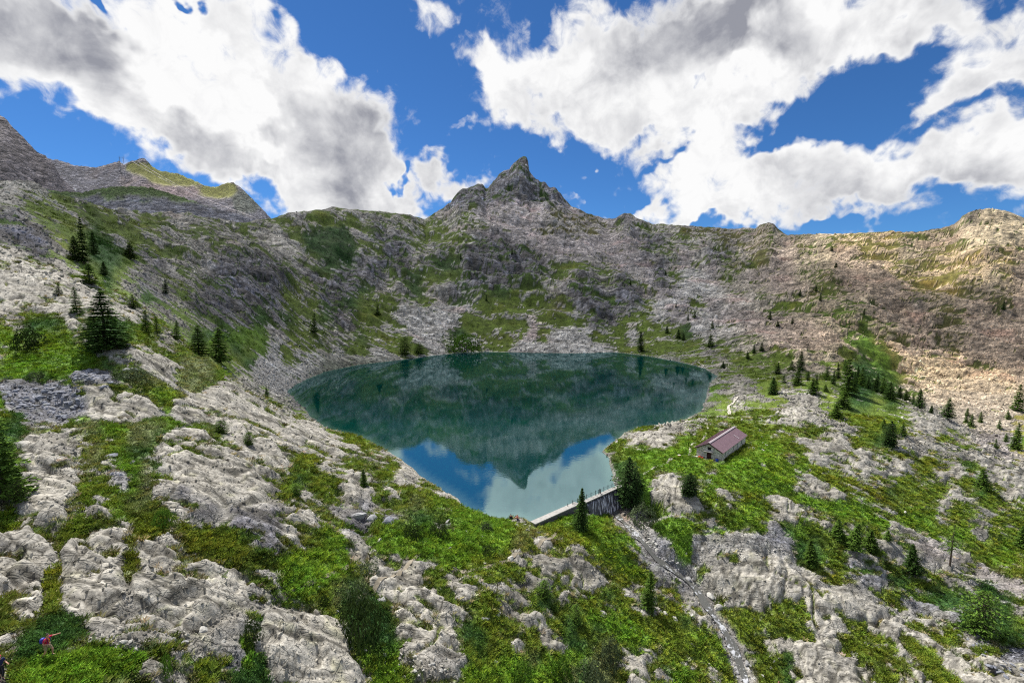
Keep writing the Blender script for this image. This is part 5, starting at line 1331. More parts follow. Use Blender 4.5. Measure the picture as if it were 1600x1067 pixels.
# ------------------------------------------------------------------ stone hut
M_WALL, nt = nodes_of('rubble_masonry')
tc = N(nt, 'ShaderNodeTexCoord')
vo = N(nt, 'ShaderNodeTexVoronoi', i_Vector=tc.outputs['Object'], i_Scale=3.0, feature='F1'); ve = N(nt, 'ShaderNodeTexVoronoi', i_Vector=tc.outputs['Object'], i_Scale=3.0, feature='DISTANCE_TO_EDGE')
cs = N(nt, 'ShaderNodeSeparateColor', i_0=vo.outputs['Color'])
v = maprange(nt, cs.outputs[0], 0, 1, .45, 1.15, False)
c = vmath(nt, 'MULTIPLY', N(nt, 'ShaderNodeCombineXYZ', i_0=v, i_1=v, i_2=v).outputs[0], (.72, .68, .59))
c = mixc(nt, maprange(nt, ve.outputs[0], 0.09, 0.02), c, (.58, .54, .46))
b = N(nt, 'ShaderNodeBump', i_Height=maprange(nt, ve.outputs[0], 0.0, 0.12), i_Strength=.8, i_Distance=.05)
bs = N(nt, 'ShaderNodeBsdfPrincipled', i_Base_Color=c, i_Roughness=.95, i_Normal=b.outputs[0]); N(nt, 'ShaderNodeOutputMaterial', i_Surface=bs.outputs[0])
M_ROOF = mat('brown_violet_sheet_metal', (.235, .155, .175), .45, .4, .12, 1.0)
M_RIDGE = mat('pale_ridge_metal', (.42, .36, .37), .4, .4)
M_DARK = mat('dark_opening', (.012, .010, .010), .6)
M_DOOR = mat('dark_red_brown_wood', (.05, .018, .014), .7, .3, .3, 8)
M_CONC = mat('grey_concrete', (.33, .32, .30), .9, .2, .25, 1.5, .3)
M_LINT = mat('light_stone_lintel', (.50, .49, .46), .9, .2, .15, 4)
M_WOODP = mat('weathered_pale_wood', (.45, .42, .36), .85, .2, .2, 6)
M_RED = mat('orange_red_plastic', (.62, .06, .03), .5); M_ORANGE = mat('orange_cloth', (.80, .22, .03), .7); M_BLUE = mat('blue_plastic', (.02, .05, .30), .45)
def box_vf(V_, F_, x0, x1, y0, y1, z0, z1):
    b = len(V_); V_ += [(x0, y0, z0), (x1, y0, z0), (x1, y1, z0), (x0, y1, z0), (x0, y0, z1), (x1, y0, z1), (x1, y1, z1), (x0, y1, z1)]
    F_ += [(b, b + 3, b + 2, b + 1), (b + 4, b + 5, b + 6, b + 7), (b, b + 1, b + 5, b + 4), (b + 1, b + 2, b + 6, b + 5), (b + 2, b + 3, b + 7, b + 6), (b + 3, b, b + 4, b + 7)]
def box(name, m_, parent, *args, bevel=0.0):
    V_, F_ = [], []
    box_vf(V_, F_, *args)
    me = raw_mesh(name, V_, F_, [m_]); o = link(name, me, parent)
    if bevel:
        md = o.modifiers.new('bevel', 'BEVEL'); md.width = bevel; md.segments = 2
    return o
def prism(V_, F_, pts, y0, y1):       # polygon in x,z extruded along y
    b = len(V_); n = len(pts)
    V_ += [(x, y0, z) for x, z in pts] + [(x, y1, z) for x, z in pts]
    F_ += [tuple(range(b, b + n)), tuple(range(b + 2 * n - 1, b + n - 1, -1))]
    for i in range(n):
        j = (i + 1) % n; F_ += [(b + i, b + n + i, b + n + j, b + j)]
hut = empty('stone_hut', (hc0.x, hc0.y, 2.4)); hut.rotation_euler = (0, 0, math.atan2(hw.y, hw.x))
# check handedness: local y must point away along the ridge
EAVE, APEX, W2, LN = 2.35, 3.95, HW / 2, HLEN
tag(hut, 'long low stone hut with brown-violet metal roof beside the lake', 'hut')
V_, F_ = [], []
zr_ = lambda x: APEX - (APEX - EAVE) * abs(x) / W2
# front gable wall (y 0..0.4) with door and loft opening
dw, dh, ww0, ww1, wh0, wh1 = .55, 1.75, .42, .42, 2.25, 3.0
prism(V_, F_, [(-W2, -.6), (-dw, -.6), (-dw, zr_(-dw) - .0), (-W2, EAVE)], 0, .4)
prism(V_, F_, [(dw, -.6), (W2, -.6), (W2, EAVE), (dw, zr_(dw))], 0, .4)
prism(V_, F_, [(-dw + .001, dh), (dw - .001, dh), (dw - .001, wh0), (-dw + .001, wh0)], .002, .4)
prism(V_, F_, [(-dw + .001, wh0), (-ww0, wh0), (-ww0, wh1), (-dw + .001, wh1)], .002, .4); prism(V_, F_, [(ww0, wh0), (dw - .001, wh0), (dw - .001, wh1), (ww0, wh1)], .002, .4)
prism(V_, F_, [(-dw + .001, wh1), (dw - .001, wh1), (dw - .001, zr_(dw)), (0, APEX), (-dw + .001, zr_(dw))], .002, .4)
link('wall', raw_mesh('wall', V_, F_, [M_WALL]), hut)
V_, F_ = [], []
prism(V_, F_, [(-W2, -.6), (W2, -.6), (W2, EAVE), (0, APEX), (-W2, EAVE)], LN - .4, LN)
link('wall', raw_mesh('wall', V_, F_, [M_WALL]), hut)
box('wall', M_WALL, hut, -W2 + .001, -W2 + .4, .4, LN - .4, -.6, EAVE)
# right wall with three windows
V_, F_ = [], []
wins = [(2.4, .75), (9.0, .75), (15.6, .8)]
y_ = .4
for (yc, w_) in wins:
    box_vf(V_, F_, W2 - .4, W2 - .001, y_, yc - w_ / 2, -.6, EAVE); y_ = yc + w_ / 2
    box_vf(V_, F_, W2 - .4, W2 - .002, yc - w_ / 2, yc + w_ / 2, -.6, .85); box_vf(V_, F_, W2 - .4, W2 - .002, yc - w_ / 2, yc + w_ / 2, 1.8, EAVE)
box_vf(V_, F_, W2 - .4, W2 - .001, y_, LN - .4, -.6, EAVE)
link('wall', raw_mesh('wall', V_, F_, [M_WALL]), hut)
for (yc, w_) in wins:
    f = box('window', M_DARK, hut, W2 - .30, W2 - .24, yc - w_ / 2, yc + w_ / 2, .85, 1.8)
    box('sill', M_LINT, f, W2 - .24, W2 + .06, yc - w_ / 2 - .1, yc + w_ / 2 + .1, .76, .85)
    V2, F2 = [], []
    for (a0, a1, b0, b1) in ((yc - w_ / 2, yc - w_ / 2 + .07, .85, 1.8), (yc + w_ / 2 - .07, yc + w_ / 2, .85, 1.8), (yc - w_ / 2 + .07, yc + w_ / 2 - .07, 1.72, 1.8), (yc - .03, yc + .03, .85, 1.72)):
        box_vf(V2, F2, W2 - .24, W2 - .18, a0, a1, b0, b1)
    link('frame', raw_mesh('frame', V2, F2, [M_DOOR]), f)
box('buttress', M_LINT, hut, W2 + .001, W2 + .28, 11.6, 12.1, -.6, 2.1)
d = box('door', M_DOOR, hut, -dw, dw, .16, .24, -.1, dh)
box('handle', M_RIDGE, d, .36, .42, .10, .16, .85, 1.0)
lw = box('window', M_DARK, hut, -ww0, ww0, .22, .28, wh0, wh1)
box('sill', M_LINT, lw, -ww0 - .1, ww0 + .1, -.06, .22, wh0 - .08, wh0)
box('canopy', M_CONC, hut, -1.05, 1.05, -.75, -.003, dh + .12, dh + .22)
for x in (-.9, .8): box('bracket', M_DOOR, hut, x, x + .09, -.62, -.003, dh - .16, dh + .118)
box('step', M_LINT, hut, -.9, .9, -.95, -.004, -.3, .02)
# roof: two slopes, seams, ridge cap, barge boards, pale strip
OV, OF = .38, .45
def slope(sg):
    V_, F_ = [], []
    k = (APEX - EAVE) / W2; xe = W2 + OV; ze = APEX - k * xe
    b = 0; th_ = .09
    V_ += [(0, -OF, APEX + .05), (sg * xe, -OF, ze + .05), (sg * xe, LN + OF, ze + .05), (0, LN + OF, APEX + .05)]
    V_ += [(x, y, z + th_) for x, y, z in V_]
    F_ += [(0, 3, 2, 1), (4, 5, 6, 7), (0, 1, 5, 4), (1, 2, 6, 5), (2, 3, 7, 6), (3, 0, 4, 7)]
    r_ = link('roof', raw_mesh('roof', V_, F_, [M_ROOF]), hut)
    for i in range(41):
        y = -OF + .06 + i * (LN + 2 * OF - .12) / 40
        V2 = [(sg * .10, y - .025, APEX - k * .10 + .141), (sg * xe, y - .025, ze + .141), (sg * xe, y + .025, ze + .141), (sg * .10, y + .025, APEX - k * .10 + .141)]
        V2 += [(a, b_, c_ + .06) for a, b_, c_ in V2]
        link('seam', raw_mesh('seam', V2, F_, [M_ROOF]), r_)
    return r_, xe, ze, k
rl, xe, ze, k = slope(-1); rr_, *_ = slope(1)
V_, F_ = [], []
prism(V_, F_, [(-.30, APEX + .06), (0, APEX + .22), (.30, APEX + .06), (.30, APEX + .10), (0, APEX + .27), (-.30, APEX + .10)], -OF - .03, LN + OF + .03)
V_ = [(x, y, z + .05) for x, y, z in V_]
link('ridge_cap', raw_mesh('ridge_cap', V_, F_, [M_RIDGE]), hut)
yl = 13.4
V_ = [(1.5, yl, APEX - k * 1.5 + .21), (2.9, yl, APEX - k * 2.9 + .21), (2.9, yl + .28, APEX - k * 2.9 + .21), (1.5, yl + .28, APEX - k * 1.5 + .21)]; V_ += [(a, b_, c_ + .08) for a, b_, c_ in V_]
link('roof_hatch', raw_mesh('roof_hatch', V_, [(0, 3, 2, 1), (4, 5, 6, 7), (0, 1, 5, 4), (1, 2, 6, 5), (2, 3, 7, 6), (3, 0, 4, 7)], [M_RIDGE]), hut, )
for sg in (-1, 1):
    V_, F_ = [], []
    prism(V_, F_, [(0, APEX - .14), (sg * xe, ze - .14), (sg * xe, ze + .045), (0, APEX + .045)], -OF, -OF + .05)
    link('barge_board', raw_mesh('barge_board', V_, F_, [M_DOOR]), hut)
# things by the hut
def at_hut(x, y, z=0.0):
    v = hut.matrix_basis @ Vector((x, y, 0)); return Vector((v.x, v.y, gz(v.x, v.y) + z))
def lathe(name, prof, n, m_, parent=None):
    V_, F_ = [], []
    for r_, z in prof:
        for a in range(n): V_.append((r_ * math.cos(6.2832 * a / n), r_ * math.sin(6.2832 * a / n), z))
    for k in range(len(prof) - 1):
        for a in range(n): F_.append((k * n + a, k * n + (a + 1) % n, (k + 1) * n + (a + 1) % n, (k + 1) * n + a))
    F_.append(tuple(reversed(range(n)))); F_.append(tuple(range((len(prof) - 1) * n, len(prof) * n)))
    return link(name, raw_mesh(name, V_, F_, [m_], False), parent)
o = empty('barrel', at_hut(2.2, -.9)); tag(o, 'blue plastic barrel at the right front corner of the hut', 'barrel')
lathe('body', [(.22, 0), (.30, .1), (.31, .25), (.29, .3), (.31, .35), (.31, .55), (.29, .6), (.30, .65), (.26, .8)], 16, M_BLUE, o); lathe('lid', [(.27, .80), (.27, .85), (.2, .87)], 16, M_DARK, o)
for i, (x, y, rx__, lab) in enumerate([(2.75, -.35, -.22, 'left pale plank leaning at the hut corner'), (3.15, -.30, -.28, 'right pale plank leaning at the hut corner')]):
    V_, F_ = [], []; box_vf(V_, F_, -.13, .13, -.03, .03, 0, 1.9 - .2 * i)
    o = link('plank', raw_mesh('plank', V_, F_, [M_WOODP])); o.location = at_hut(x, y, -.03); o.rotation_euler = (rx__, .1 * i, hut.rotation_euler.z); tag(o, lab, 'plank')
def sack(name, loc, m_, sx_, sy_, sz_, lab, cat):
    bm = bmesh.new(); bmesh.ops.create_icosphere(bm, subdivisions=2, radius=1)
    for v in bm.verts:
        v.co.z = max(v.co.z, -.45); v.co *= 1 + .08 * math.sin(v.co.x * 7 + v.co.y * 5)
        v.co.x *= sx_; v.co.y *= sy_; v.co.z *= sz_
    me = bpy.data.meshes.new(name); bm.to_mesh(me); bm.free(); me.materials.append(m_)
    o = link(name, me); o.location = loc + Vector((0, 0, sz_ * .42)); tag(o, lab, cat)
sack('bag', at_hut(-2.0, -.55), M_RED, .42, .25, .30, 'red bag by the left of the hut door', 'bag')
sack('bag', at_hut(-1.35, -.5), M_RED, .28, .22, .24, 'smaller red bag next to the hut door', 'bag')
sack('cushion', at_hut(-2.75, -.5), mat('white_cloth', (.7, .68, .62), .9), .36, .22, .14, 'white cushion on the ground at the left hut corner', 'cushion')
p = hit(1061, 714, Zf)
o = empty('bucket', p); tag(o, 'orange bucket on the grass left of the hut', 'bucket')
lathe('body', [(.26, 0), (.36, .5), (.38, .5), (.38, .54)], 14, M_ORANGE, o); lathe('rim', [(.38, .50), (.40, .52), (.38, .56)], 14, M_WOODP, o)

# ------------------------------------------------------------------ dam
ddir = Vector((dvx / dl, dvy / dl, 0)); dn_ = Vector((dnx, dny, 0))
def dam_mesh(name, m_, parent, a0, a1, prof):        # profile in (downstream offset, z), swept along the dam
    V_, F_ = [], []; n = len(prof)
    for a in (a0, a1):
        for o_, z_ in prof:
            V_.append(tuple(ddir * a + dn_ * o_ + Vector((0, 0, z_))))
    F_ += [tuple(range(n)), tuple(reversed(range(n, 2 * n)))]
    for i in range(n):
        j = (i + 1) % n; F_.append((i, n + i, n + j, j))
    me = raw_mesh(name, V_, F_, [m_])
    bm = bmesh.new(); bm.from_mesh(me); bmesh.ops.recalc_face_normals(bm, faces=bm.faces); bm.to_mesh(me); bm.free()
    return link(name, me, parent)
dam = empty('dam', (DAM_B.x, DAM_B.y, 0)); tag(dam, 'low concrete dam with walkway and spillway at the lake outlet', 'dam')
M_STONEW = mat('wet_dark_masonry', (.11, .105, .11), .8, .3, .5, 2.5, .8)
A1 = dl * .44
dam_mesh('walkway', M_CONC, dam, -.8, A1, [(-.75, .62), (.55, .62), (.55, .80), (-.75, .80)])
dam_mesh('wall', M_STONEW, dam, -.8, A1 - .002, [(-.6, -3), (.45, -3.6), (.45, .617), (-.6, .617)])
dam_mesh('pier', M_CONC, dam, A1 + .002, A1 + .55, [(-.7, -3), (.62, -3.6), (.62, .86), (-.7, .86)])
dam_mesh('walkway', M_CONC, dam, A1 + .552, dl + 1.2, [(-.35, .42), (.62, .42), (.62, .60), (-.35, .60)])
dam_mesh('wall', M_STONEW, dam, A1 + .552, dl + 1.2, [(-.45, -4), (.5, -4.5), (.32, .05), (-.45, .05)])
for f in (.62, .78, .93): dam_mesh('pillar', M_CONC, dam, dl * f, dl * f + .3, [(-.3, .052), (.4, .052), (.4, .418), (-.3, .418)])
m, nt = nodes_of('spilling_water')
tc = N(nt, 'ShaderNodeTexCoord'); mp = N(nt, 'ShaderNodeMapping', i_Vector=tc.outputs['Object'], i_Rotation=(0, 0, -math.atan2(dvy, dvx)), i_Scale=(3.5, .4, .5))
nn = N(nt, 'ShaderNodeTexNoise', i_Vector=mp.outputs[0], i_Scale=1.0, i_Detail=5.0, i_Roughness=.7)
c = mixc(nt, maprange(nt, nn.outputs[0], .50, .62), (.07, .07, .085), (.66, .68, .76))
bs = N(nt, 'ShaderNodeBsdfPrincipled', i_Base_Color=c, i_Roughness=.35); N(nt, 'ShaderNodeOutputMaterial', i_Surface=bs.outputs[0])
M_SPILL = m
dam_mesh('spillway', M_SPILL, dam, dl * .56, dl * .97, [(.35, -4.6), (2.5, -4.6), (2.0, -3.5), (.72, -.1), (.505, .03), (.35, .03)])
# railing on the dam
M_POST = mat('dark_steel', (.04, .04, .05), .5, .5, metal=.6)
rail = empty('railing', (DAM_B.x, DAM_B.y, 0)); tag(rail, 'dark steel post railing along the dam walkway', 'railing')
def post(name, a, off, z0, z1, w=.045):
    V_, F_ = [], []
    box_vf(V_, F_, -w, w, -w, w, z0, z1)
    o = link(name, raw_mesh(name, V_, F_, [M_POST]), rail); o.location = ddir * a + dn_ * off; return o
def bar(name, a0, a1, off, z, w=.018):
    V_, F_ = [], []
    box_vf(V_, F_, 0, a1 - a0, -w, w, z - w, z + w)
    o = link(name, raw_mesh(name, V_, F_, [M_POST]), rail); o.location = ddir * a0 + dn_ * off; o.rotation_euler = (0, 0, math.atan2(dvy, dvx)); return o
pa = [A1 - .5 + i * 1.42 for i in range(12) if A1 - .5 + i * 1.42 < dl + 1]
for i, a in enumerate(pa): post('post', a, -.3, .60 if a > A1 + .5 else .80, 1.62)
for z in (1.0, 1.35): bar('rail_wire', pa[0], pa[-1], -.3, z, .014)
post('post', A1 - 1.9, -.35, .80, 1.35)
g_ = empty('sluice_gear', tuple(Vector((DAM_B.x, DAM_B.y, 0)) + ddir * (pa[6] - .55) + dn_ * -.1), math.atan2(dvy, dvx)); tag(g_, 'small dark sluice frame standing on the dam walkway between railing posts', 'sluice gear')
for x in (0, .6): box('post', M_POST, g_, x - .05, x + .05, -.05, .05, .60, 1.45)
box('crossbar', M_POST, g_, -.05, .65, -.06, .06, 1.452, 1.55); 
w_ = lathe('hand_wheel', [(.20, 0), (.24, .02), (.20, .04)], 16, M_POST, g_); w_.location = (.3, -.1, 1.05); w_.rotation_euler = (R(90), 0, 0)

# ------------------------------------------------------------------ stream water
m, nt = nodes_of('stream_water')
geo = N(nt, 'ShaderNodeNewGeometry'); nn = N(nt, 'ShaderNodeTexNoise', i_Vector=geo.outputs['Position'], i_Scale=1.5, i_Detail=7.0, i_Roughness=.7)
n5 = N(nt, 'ShaderNodeTexNoise', i_Vector=geo.outputs['Position'], i_Scale=.35, i_Detail=3.0)
foam = maprange(nt, math_n(nt, 'ADD', nn.outputs[0], math_n(nt, 'MULTIPLY', math_n(nt, 'SUBTRACT', n5.outputs[0], .5), .7)), .57, .67)
c = mixc(nt, foam, (.095, .095, .085), (.48, .49, .51))
b = N(nt, 'ShaderNodeBump', i_Height=nn.outputs[0], i_Strength=.8, i_Distance=.15)
bs = N(nt, 'ShaderNodeBsdfPrincipled', i_Base_Color=c, i_Roughness=.15, i_Normal=b.outputs[0]); N(nt, 'ShaderNodeOutputMaterial', i_Surface=bs.outputs[0])
def ribbon(name, pts3, width, m_, zoff, label, cross=3, wob=.25, zfun=None, seed=0):
    P_ = [Vector(p) for p in pts3]; fine_ = []
    for a, b_ in zip(P_[:-1], P_[1:]):
        k = max(2, int((b_ - a).length / .45))
        for i in range(k): fine_.append(a.lerp(b_, i / k))
    fine_.append(P_[-1])
    for _ in range(6): fine_ = [fine_[0]] + [(fine_[i - 1] + fine_[i] * 2 + fine_[i + 1]) / 4 for i in range(1, len(fine_) - 1)] + [fine_[-1]]
    V_, F_ = [], []
    r_ = random.Random(seed)
    for i, p in enumerate(fine_):
        q = fine_[min(i + 1, len(fine_) - 1)] - fine_[max(i - 1, 0)]; q.z = 0; q.normalize(); s_ = Vector((-q.y, q.x, 0))
        w2 = width * (1 + wob * math.sin(i * .37 + seed) + wob * .6 * math.sin(i * .9)) / 2
        for j in range(cross + 1):
            f = j / cross * 2 - 1; v = p + s_ * (f * w2)
            z = (p.z if zfun else gz(v.x, v.y)) + zoff
            V_.append((v.x, v.y, z))
    n = cross + 1
    for i in range(len(fine_) - 1):
        for j in range(cross): F_.append((i * n + j, i * n + j + 1, (i + 1) * n + j + 1, (i + 1) * n + j))
    o = link(name, raw_mesh(name, V_, F_, [m_], True)); tag(o, label, kind='structure'); return o
ribbon('stream', [(p.x, p.y, p.z) for p in stream_pts], 1.15, m, 0.02, 'small rushing stream running down from the dam spillway', cross=4, wob=.28, zfun=True)
M_PATH = mat('trodden_path_soil', (.24, .21, .16), .95, .1, .35, 1.2, .4)
M_PATHP = mat('pale_trodden_gravel', (.46, .43, .37), .95, .1, .25, 1.2, .4)
for i, (hp, w_, lab, mm_) in enumerate(zip(hits_paths, (.5, .55, .5, .7, .55, .6, .45), ('narrow foot trail climbing left of the split slab', 'foot trail crossing the heath to the dam', 'foot trail through the bright hollow', 'pale footway from the dam to the hut', 'foot trail from the hut to the shore', 'pale trail above the hut', 'ring of pale stones by the far shore'), (M_PATH, M_PATH, M_PATH, M_PATHP, M_PATHP, M_PATHP, M_PATHP))):
    ribbon('path', hp, w_ * (1.6 if hp[0].y > 130 else 1), mm_, .10 if hp[0].y < 130 else .22, lab, cross=2, wob=.2, seed=i)

# ------------------------------------------------------------------ people
M_SKIN = mat('skin', (.50, .27, .19), .6); M_HAIR = mat('dark_hair', (.03, .02, .015), .7); M_SHIRT = mat('crimson_shirt', (.42, .02, .06), .8, .2, .15, 8)
M_SHORT = mat('khaki_cloth', (.30, .25, .16), .9, .1, .15, 8); M_BOOT = mat('dark_blue_boot', (.06, .08, .14), .7); M_PACK = mat('blue_nylon', (.03, .04, .32), .5, .3, .15, 6)
M_NAVY = mat('navy_cloth', (.02, .025, .08), .9); M_CAP = mat('red_cap_cloth', (.45, .03, .05), .8); M_PINK = mat('salmon_shirt', (.70, .22, .18), .85); M_BLACK = mat('black_cloth', (.02, .02, .025), .9)
def skin_obj(name, verts, edges, rad, m_, parent, sub=1, root=0):
    me = bpy.data.meshes.new(name); me.from_pydata([tuple(v) for v in verts], edges, []); me.update()
    o = link(name, me, parent); me.materials.append(m_)
    md = o.modifiers.new('skin', 'SKIN')
    for i, r_ in enumerate(rad): me.skin_vertices[0].data[i].radius = (r_, r_) if not isinstance(r_, tuple) else r_
    me.skin_vertices[0].data[root].use_root = True
    md.use_smooth_shade = True
    s = o.modifiers.new('sub', 'SUBSURF'); s.levels = sub; s.render_levels = sub
    return o
def person(loc, rz, J, shirt, shorts, hair, label, shoes=M_BOOT, hat=None, pack=None, long_legs=False, scale=1.0):
    """J: joints in metres, x forward, y left, z up"""
    o = empty('person', loc, rz); o.scale = (scale,) * 3
    j = {k: Vector(v) for k, v in J.items()}
    names = ['pelvis', 'waist', 'chest', 'neck', 'chin', 'head', 'crown']
    vs_ = [j[n_] for n_ in names]; ed = [(i, i + 1) for i in range(6)]; rad = [.125, .115, .13, .055, .075, .095, .062]
    idx = {n_: i for i, n_ in enumerate(names)}
    def add(n_, parent_, r_):
        idx[n_] = len(vs_); vs_.append(j[n_]); ed.append((idx[parent_], idx[n_])); rad.append(r_)
    for s in 'lr':
        add('sh' + s, 'chest', .065); add('el' + s, 'sh' + s, .042); add('wr' + s, 'el' + s, .028)
        hd = (j['wr' + s] - j['el' + s]).normalized(); j['palm' + s] = j['wr' + s] + hd * .07; add('palm' + s, 'wr' + s, .036)
        add('hip' + s, 'pelvis', .095); add('kn' + s, 'hip' + s, .062); add('an' + s, 'kn' + s, .038); j['toe' + s] = j.get('toe' + s) or j['an' + s] + Vector((.16, 0, -.05)); add('toe' + s, 'an' + s, .035)
    body = skin_obj('body', vs_, ed, rad, M_SKIN, o, 2)
    # fingers and thumbs
    for s in 'lr':
        hd = (j['palm' + s] - j['wr' + s]).normalized(); sd = hd.orthogonal().normalized(); nrm = hd.cross(sd)
        fv, fe, fr = [], [], []
        for q, ln in enumerate((.070, .080, .075, .058)):
            b0 = j['palm' + s] + sd * (.026 - .0175 * q); b1 = b0 + hd * ln * .55 + nrm * .006; b2 = b0 + hd * ln + nrm * .022
            n0 = len(fv); fv += [b0, b1, b2]; fe += [(n0, n0 + 1), (n0 + 1, n0 + 2)]; fr += [.009, .009, .007]
        th0 = j['wr' + s] + hd * .03 + sd * .03; n0 = len(fv); fv += [th0, th0 + sd * .03 + hd * .02, th0 + sd * .035 + hd * .05 + nrm * .015]; fe += [(n0, n0 + 1), (n0 + 1, n0 + 2)]; fr += [.011, .010, .008]
        for q in range(5):
            sl_ = slice(q * 3, q * 3 + 3); skin_obj('thumb' if q == 4 else 'finger', fv[sl_], [(0, 1), (1, 2)], fr[sl_], M_SKIN, o, 1)
    # face: nose, ears, eyes, mouth
    hc = (j['head'] + j['chin']) / 2 + Vector((0, 0, .03)); fw = Vector((1, 0, 0))
    skin_obj('nose', [hc + fw * .085 + Vector((0, 0, .025)), hc + fw * .118], [(0, 1)], [.010, .014], M_SKIN, o, 1)
    for sg in (-1, 1):
        skin_obj('ear', [hc + Vector((0, sg * .085, .0)), hc + Vector((-.012, sg * .095, .035))], [(0, 1)], [.012, .016], M_SKIN, o, 1)
        skin_obj('eye', [hc + Vector((.088, sg * .032, .038)), hc + Vector((.092, sg * .032, .038))], [(0, 1)], [.010, .010], M_BLACK, o, 1)
    skin_obj('mouth', [hc + Vector((.094, -.022, -.035)), hc + Vector((.094, .022, -.035))], [(0, 1)], [.006, .006], M_PINK, o, 1)
    skin_obj('hair', [j['head'] + Vector((-.035, 0, -.02)), j['head'] + Vector((-.012, 0, .055)), j['crown'] + Vector((.015, 0, .012))], [(0, 1), (1, 2)], [.092, .098, .07], hat or hair, o, 2)
    # clothes
    sv = [j['pelvis'] + Vector((0, 0, .02)), j['waist'], j['chest'], j['chest'].lerp(j['neck'], .62)]; se = [(0, 1), (1, 2), (2, 3)]; sr = [.145, .140, .152, .085]
    for s in 'lr':
        n0 = len(sv); sv += [j['sh' + s], j['sh' + s].lerp(j['el' + s], .7)]; se += [(2, n0), (n0, n0 + 1)]; sr += [.082, .062]
    skin_obj('shirt', sv, se, sr, shirt, o, 2)
    end = 1.0 if long_legs else .0
    pv = [j['pelvis'] + Vector((0, 0, -.02))]; pe = []; pr = [.142]
    for s in 'lr':
        n0 = len(pv); pv += [j['hip' + s], j['hip' + s].lerp(j['kn' + s], .85)]; pe += [(0, n0), (n0, n0 + 1)]; pr += [.112, .088]
        if long_legs: pv.append(j['kn' + s].lerp(j['an' + s], .8)); pe.append((n0 + 1, n0 + 2)); pr.append(.06)
    skin_obj('trousers' if long_legs else 'shorts', pv, pe, pr, shorts, o, 2)
    for s in 'lr':
        skin_obj('boot', [j['an' + s] + Vector((0, 0, .06)), j['an' + s] + Vector((-.01, 0, -.02)), j['toe' + s]], [(0, 1), (1, 2)], [.05, .055, .045], shoes, o, 1)
    if pack:
        c0 = j['chest'] + Vector((-.29, 0, -.06))
        skin_obj('backpack', [c0 + Vector((0, 0, -.20)), c0, c0 + Vector((.02, 0, .22))], [(0, 1), (1, 2)], [(.17, .18), (.18, .20), (.13, .15)], pack, o, 2)
        for sg in (-1, 1):
            skin_obj('strap', [j['chest'] + Vector((-.12, sg * .1, .10)), j['chest'] + Vector((.02, sg * .1, .17)), j['chest'] + Vector((.155, sg * .09, .02)), j['waist'] + Vector((.12, sg * .11, 0))], [(0, 1), (1, 2), (2, 3)], [.012] * 4, pack, o, 1)
    tag(o, label, 'person')
    return o
STAND = dict(pelvis=(0, 0, .95), waist=(.02, 0, 1.10), chest=(.05, 0, 1.32), neck=(.07, 0, 1.50), chin=(.10, 0, 1.57), head=(.10, 0, 1.66), crown=(.10, 0, 1.745))
hk = dict(STAND, shl=(.05, .19, 1.42), ell=(.32, .26, 1.44), wrl=(.57, .28, 1.50), shr=(.05, -.19, 1.41), elr=(-.02, -.27, 1.14), wrr=(.22, -.20, 1.08),
          hipl=(.0, .10, .90), knl=(.26, .11, .56), anl=(.22, .11, .16), toel=(.38, .12, .12), hipr=(0, -.10, .90), knr=(-.02, -.11, .48), anr=(-.26, -.11, .10), toer=(-.12, -.11, .03))
p = hit(75, 1029, Zf)
hiker = person(p + Vector((0, 0, .12)), R(8), hk, M_SHIRT, M_SHORT, M_HAIR, 'hiker in crimson shirt and khaki shorts pointing ahead, blue backpack', pack=M_PACK)
j_ = {k: Vector(v) for k, v in hk.items()}
skin_obj('scarf', [j_['neck'] + Vector((.03, -.05, -.03)), j_['chest'] + Vector((.15, -.04, 0)), j_['waist'] + Vector((.16, -.05, .06))], [(0, 1), (1, 2)], [.03, .05, .035], M_ORANGE, hiker, 1)
hk2 = dict(STAND, shl=(.05, .19, 1.42), ell=(.10, .25, 1.14), wrl=(.34, .24, 1.08), shr=(.05, -.19, 1.41), elr=(.08, -.25, 1.14), wrr=(.34, -.26, 1.12),
          hipl=(.0, .10, .90), knl=(.08, .11, .50), anl=(.0, .11, .10), toel=(.15, .12, .04), hipr=(0, -.10, .90), knr=(.20, -.11, .55), anr=(.16, -.11, .14), toer=(.32, -.11, .10))
p2 = hit(1, 1062, Zf)
person(p2 + Vector((0, 0, -.03)), R(-15), hk2, M_NAVY, M_BLACK, M_HAIR, 'hiker in navy clothes with red cap at the left picture edge', hat=M_CAP, long_legs=True)
pp = p2 + Vector((.52, -.22, 0)); zp = gz(pp.x, pp.y)
po = empty('trekking_pole', (pp.x, pp.y, zp)); tag(po, 'thin dark trekking pole held by the hiker at the left edge', 'trekking pole')
top_ = Vector((-.13, 0, 1.22 + p2.z - zp))
def tube(name, a, b, r0, r1, m_, parent, n=8):
    a, b = Vector(a), Vector(b); d = (b - a).normalized(); s = d.orthogonal().normalized(); t_ = d.cross(s); V_ = []
    for c_, r_ in ((a, r0), (b, r1)):
        for i in range(n): V_.append(c_ + (s * math.cos(6.2832 * i / n) + t_ * math.sin(6.2832 * i / n)) * r_)
    F_ = [(i, (i + 1) % n, n + (i + 1) % n, n + i) for i in range(n)] + [tuple(reversed(range(n))), tuple(range(n, 2 * n))]
    return link(name, raw_mesh(name, V_, F_, [m_], True), parent)
tube('shaft', (0, 0, 0), top_ * .9, .010, .014, M_POST, po); tube('handle', top_ * .9, top_, .022, .020, M_BLACK, po); tube('basket', (0, 0, .07), (0, 0, .085), .04, .04, M_BLACK, po)
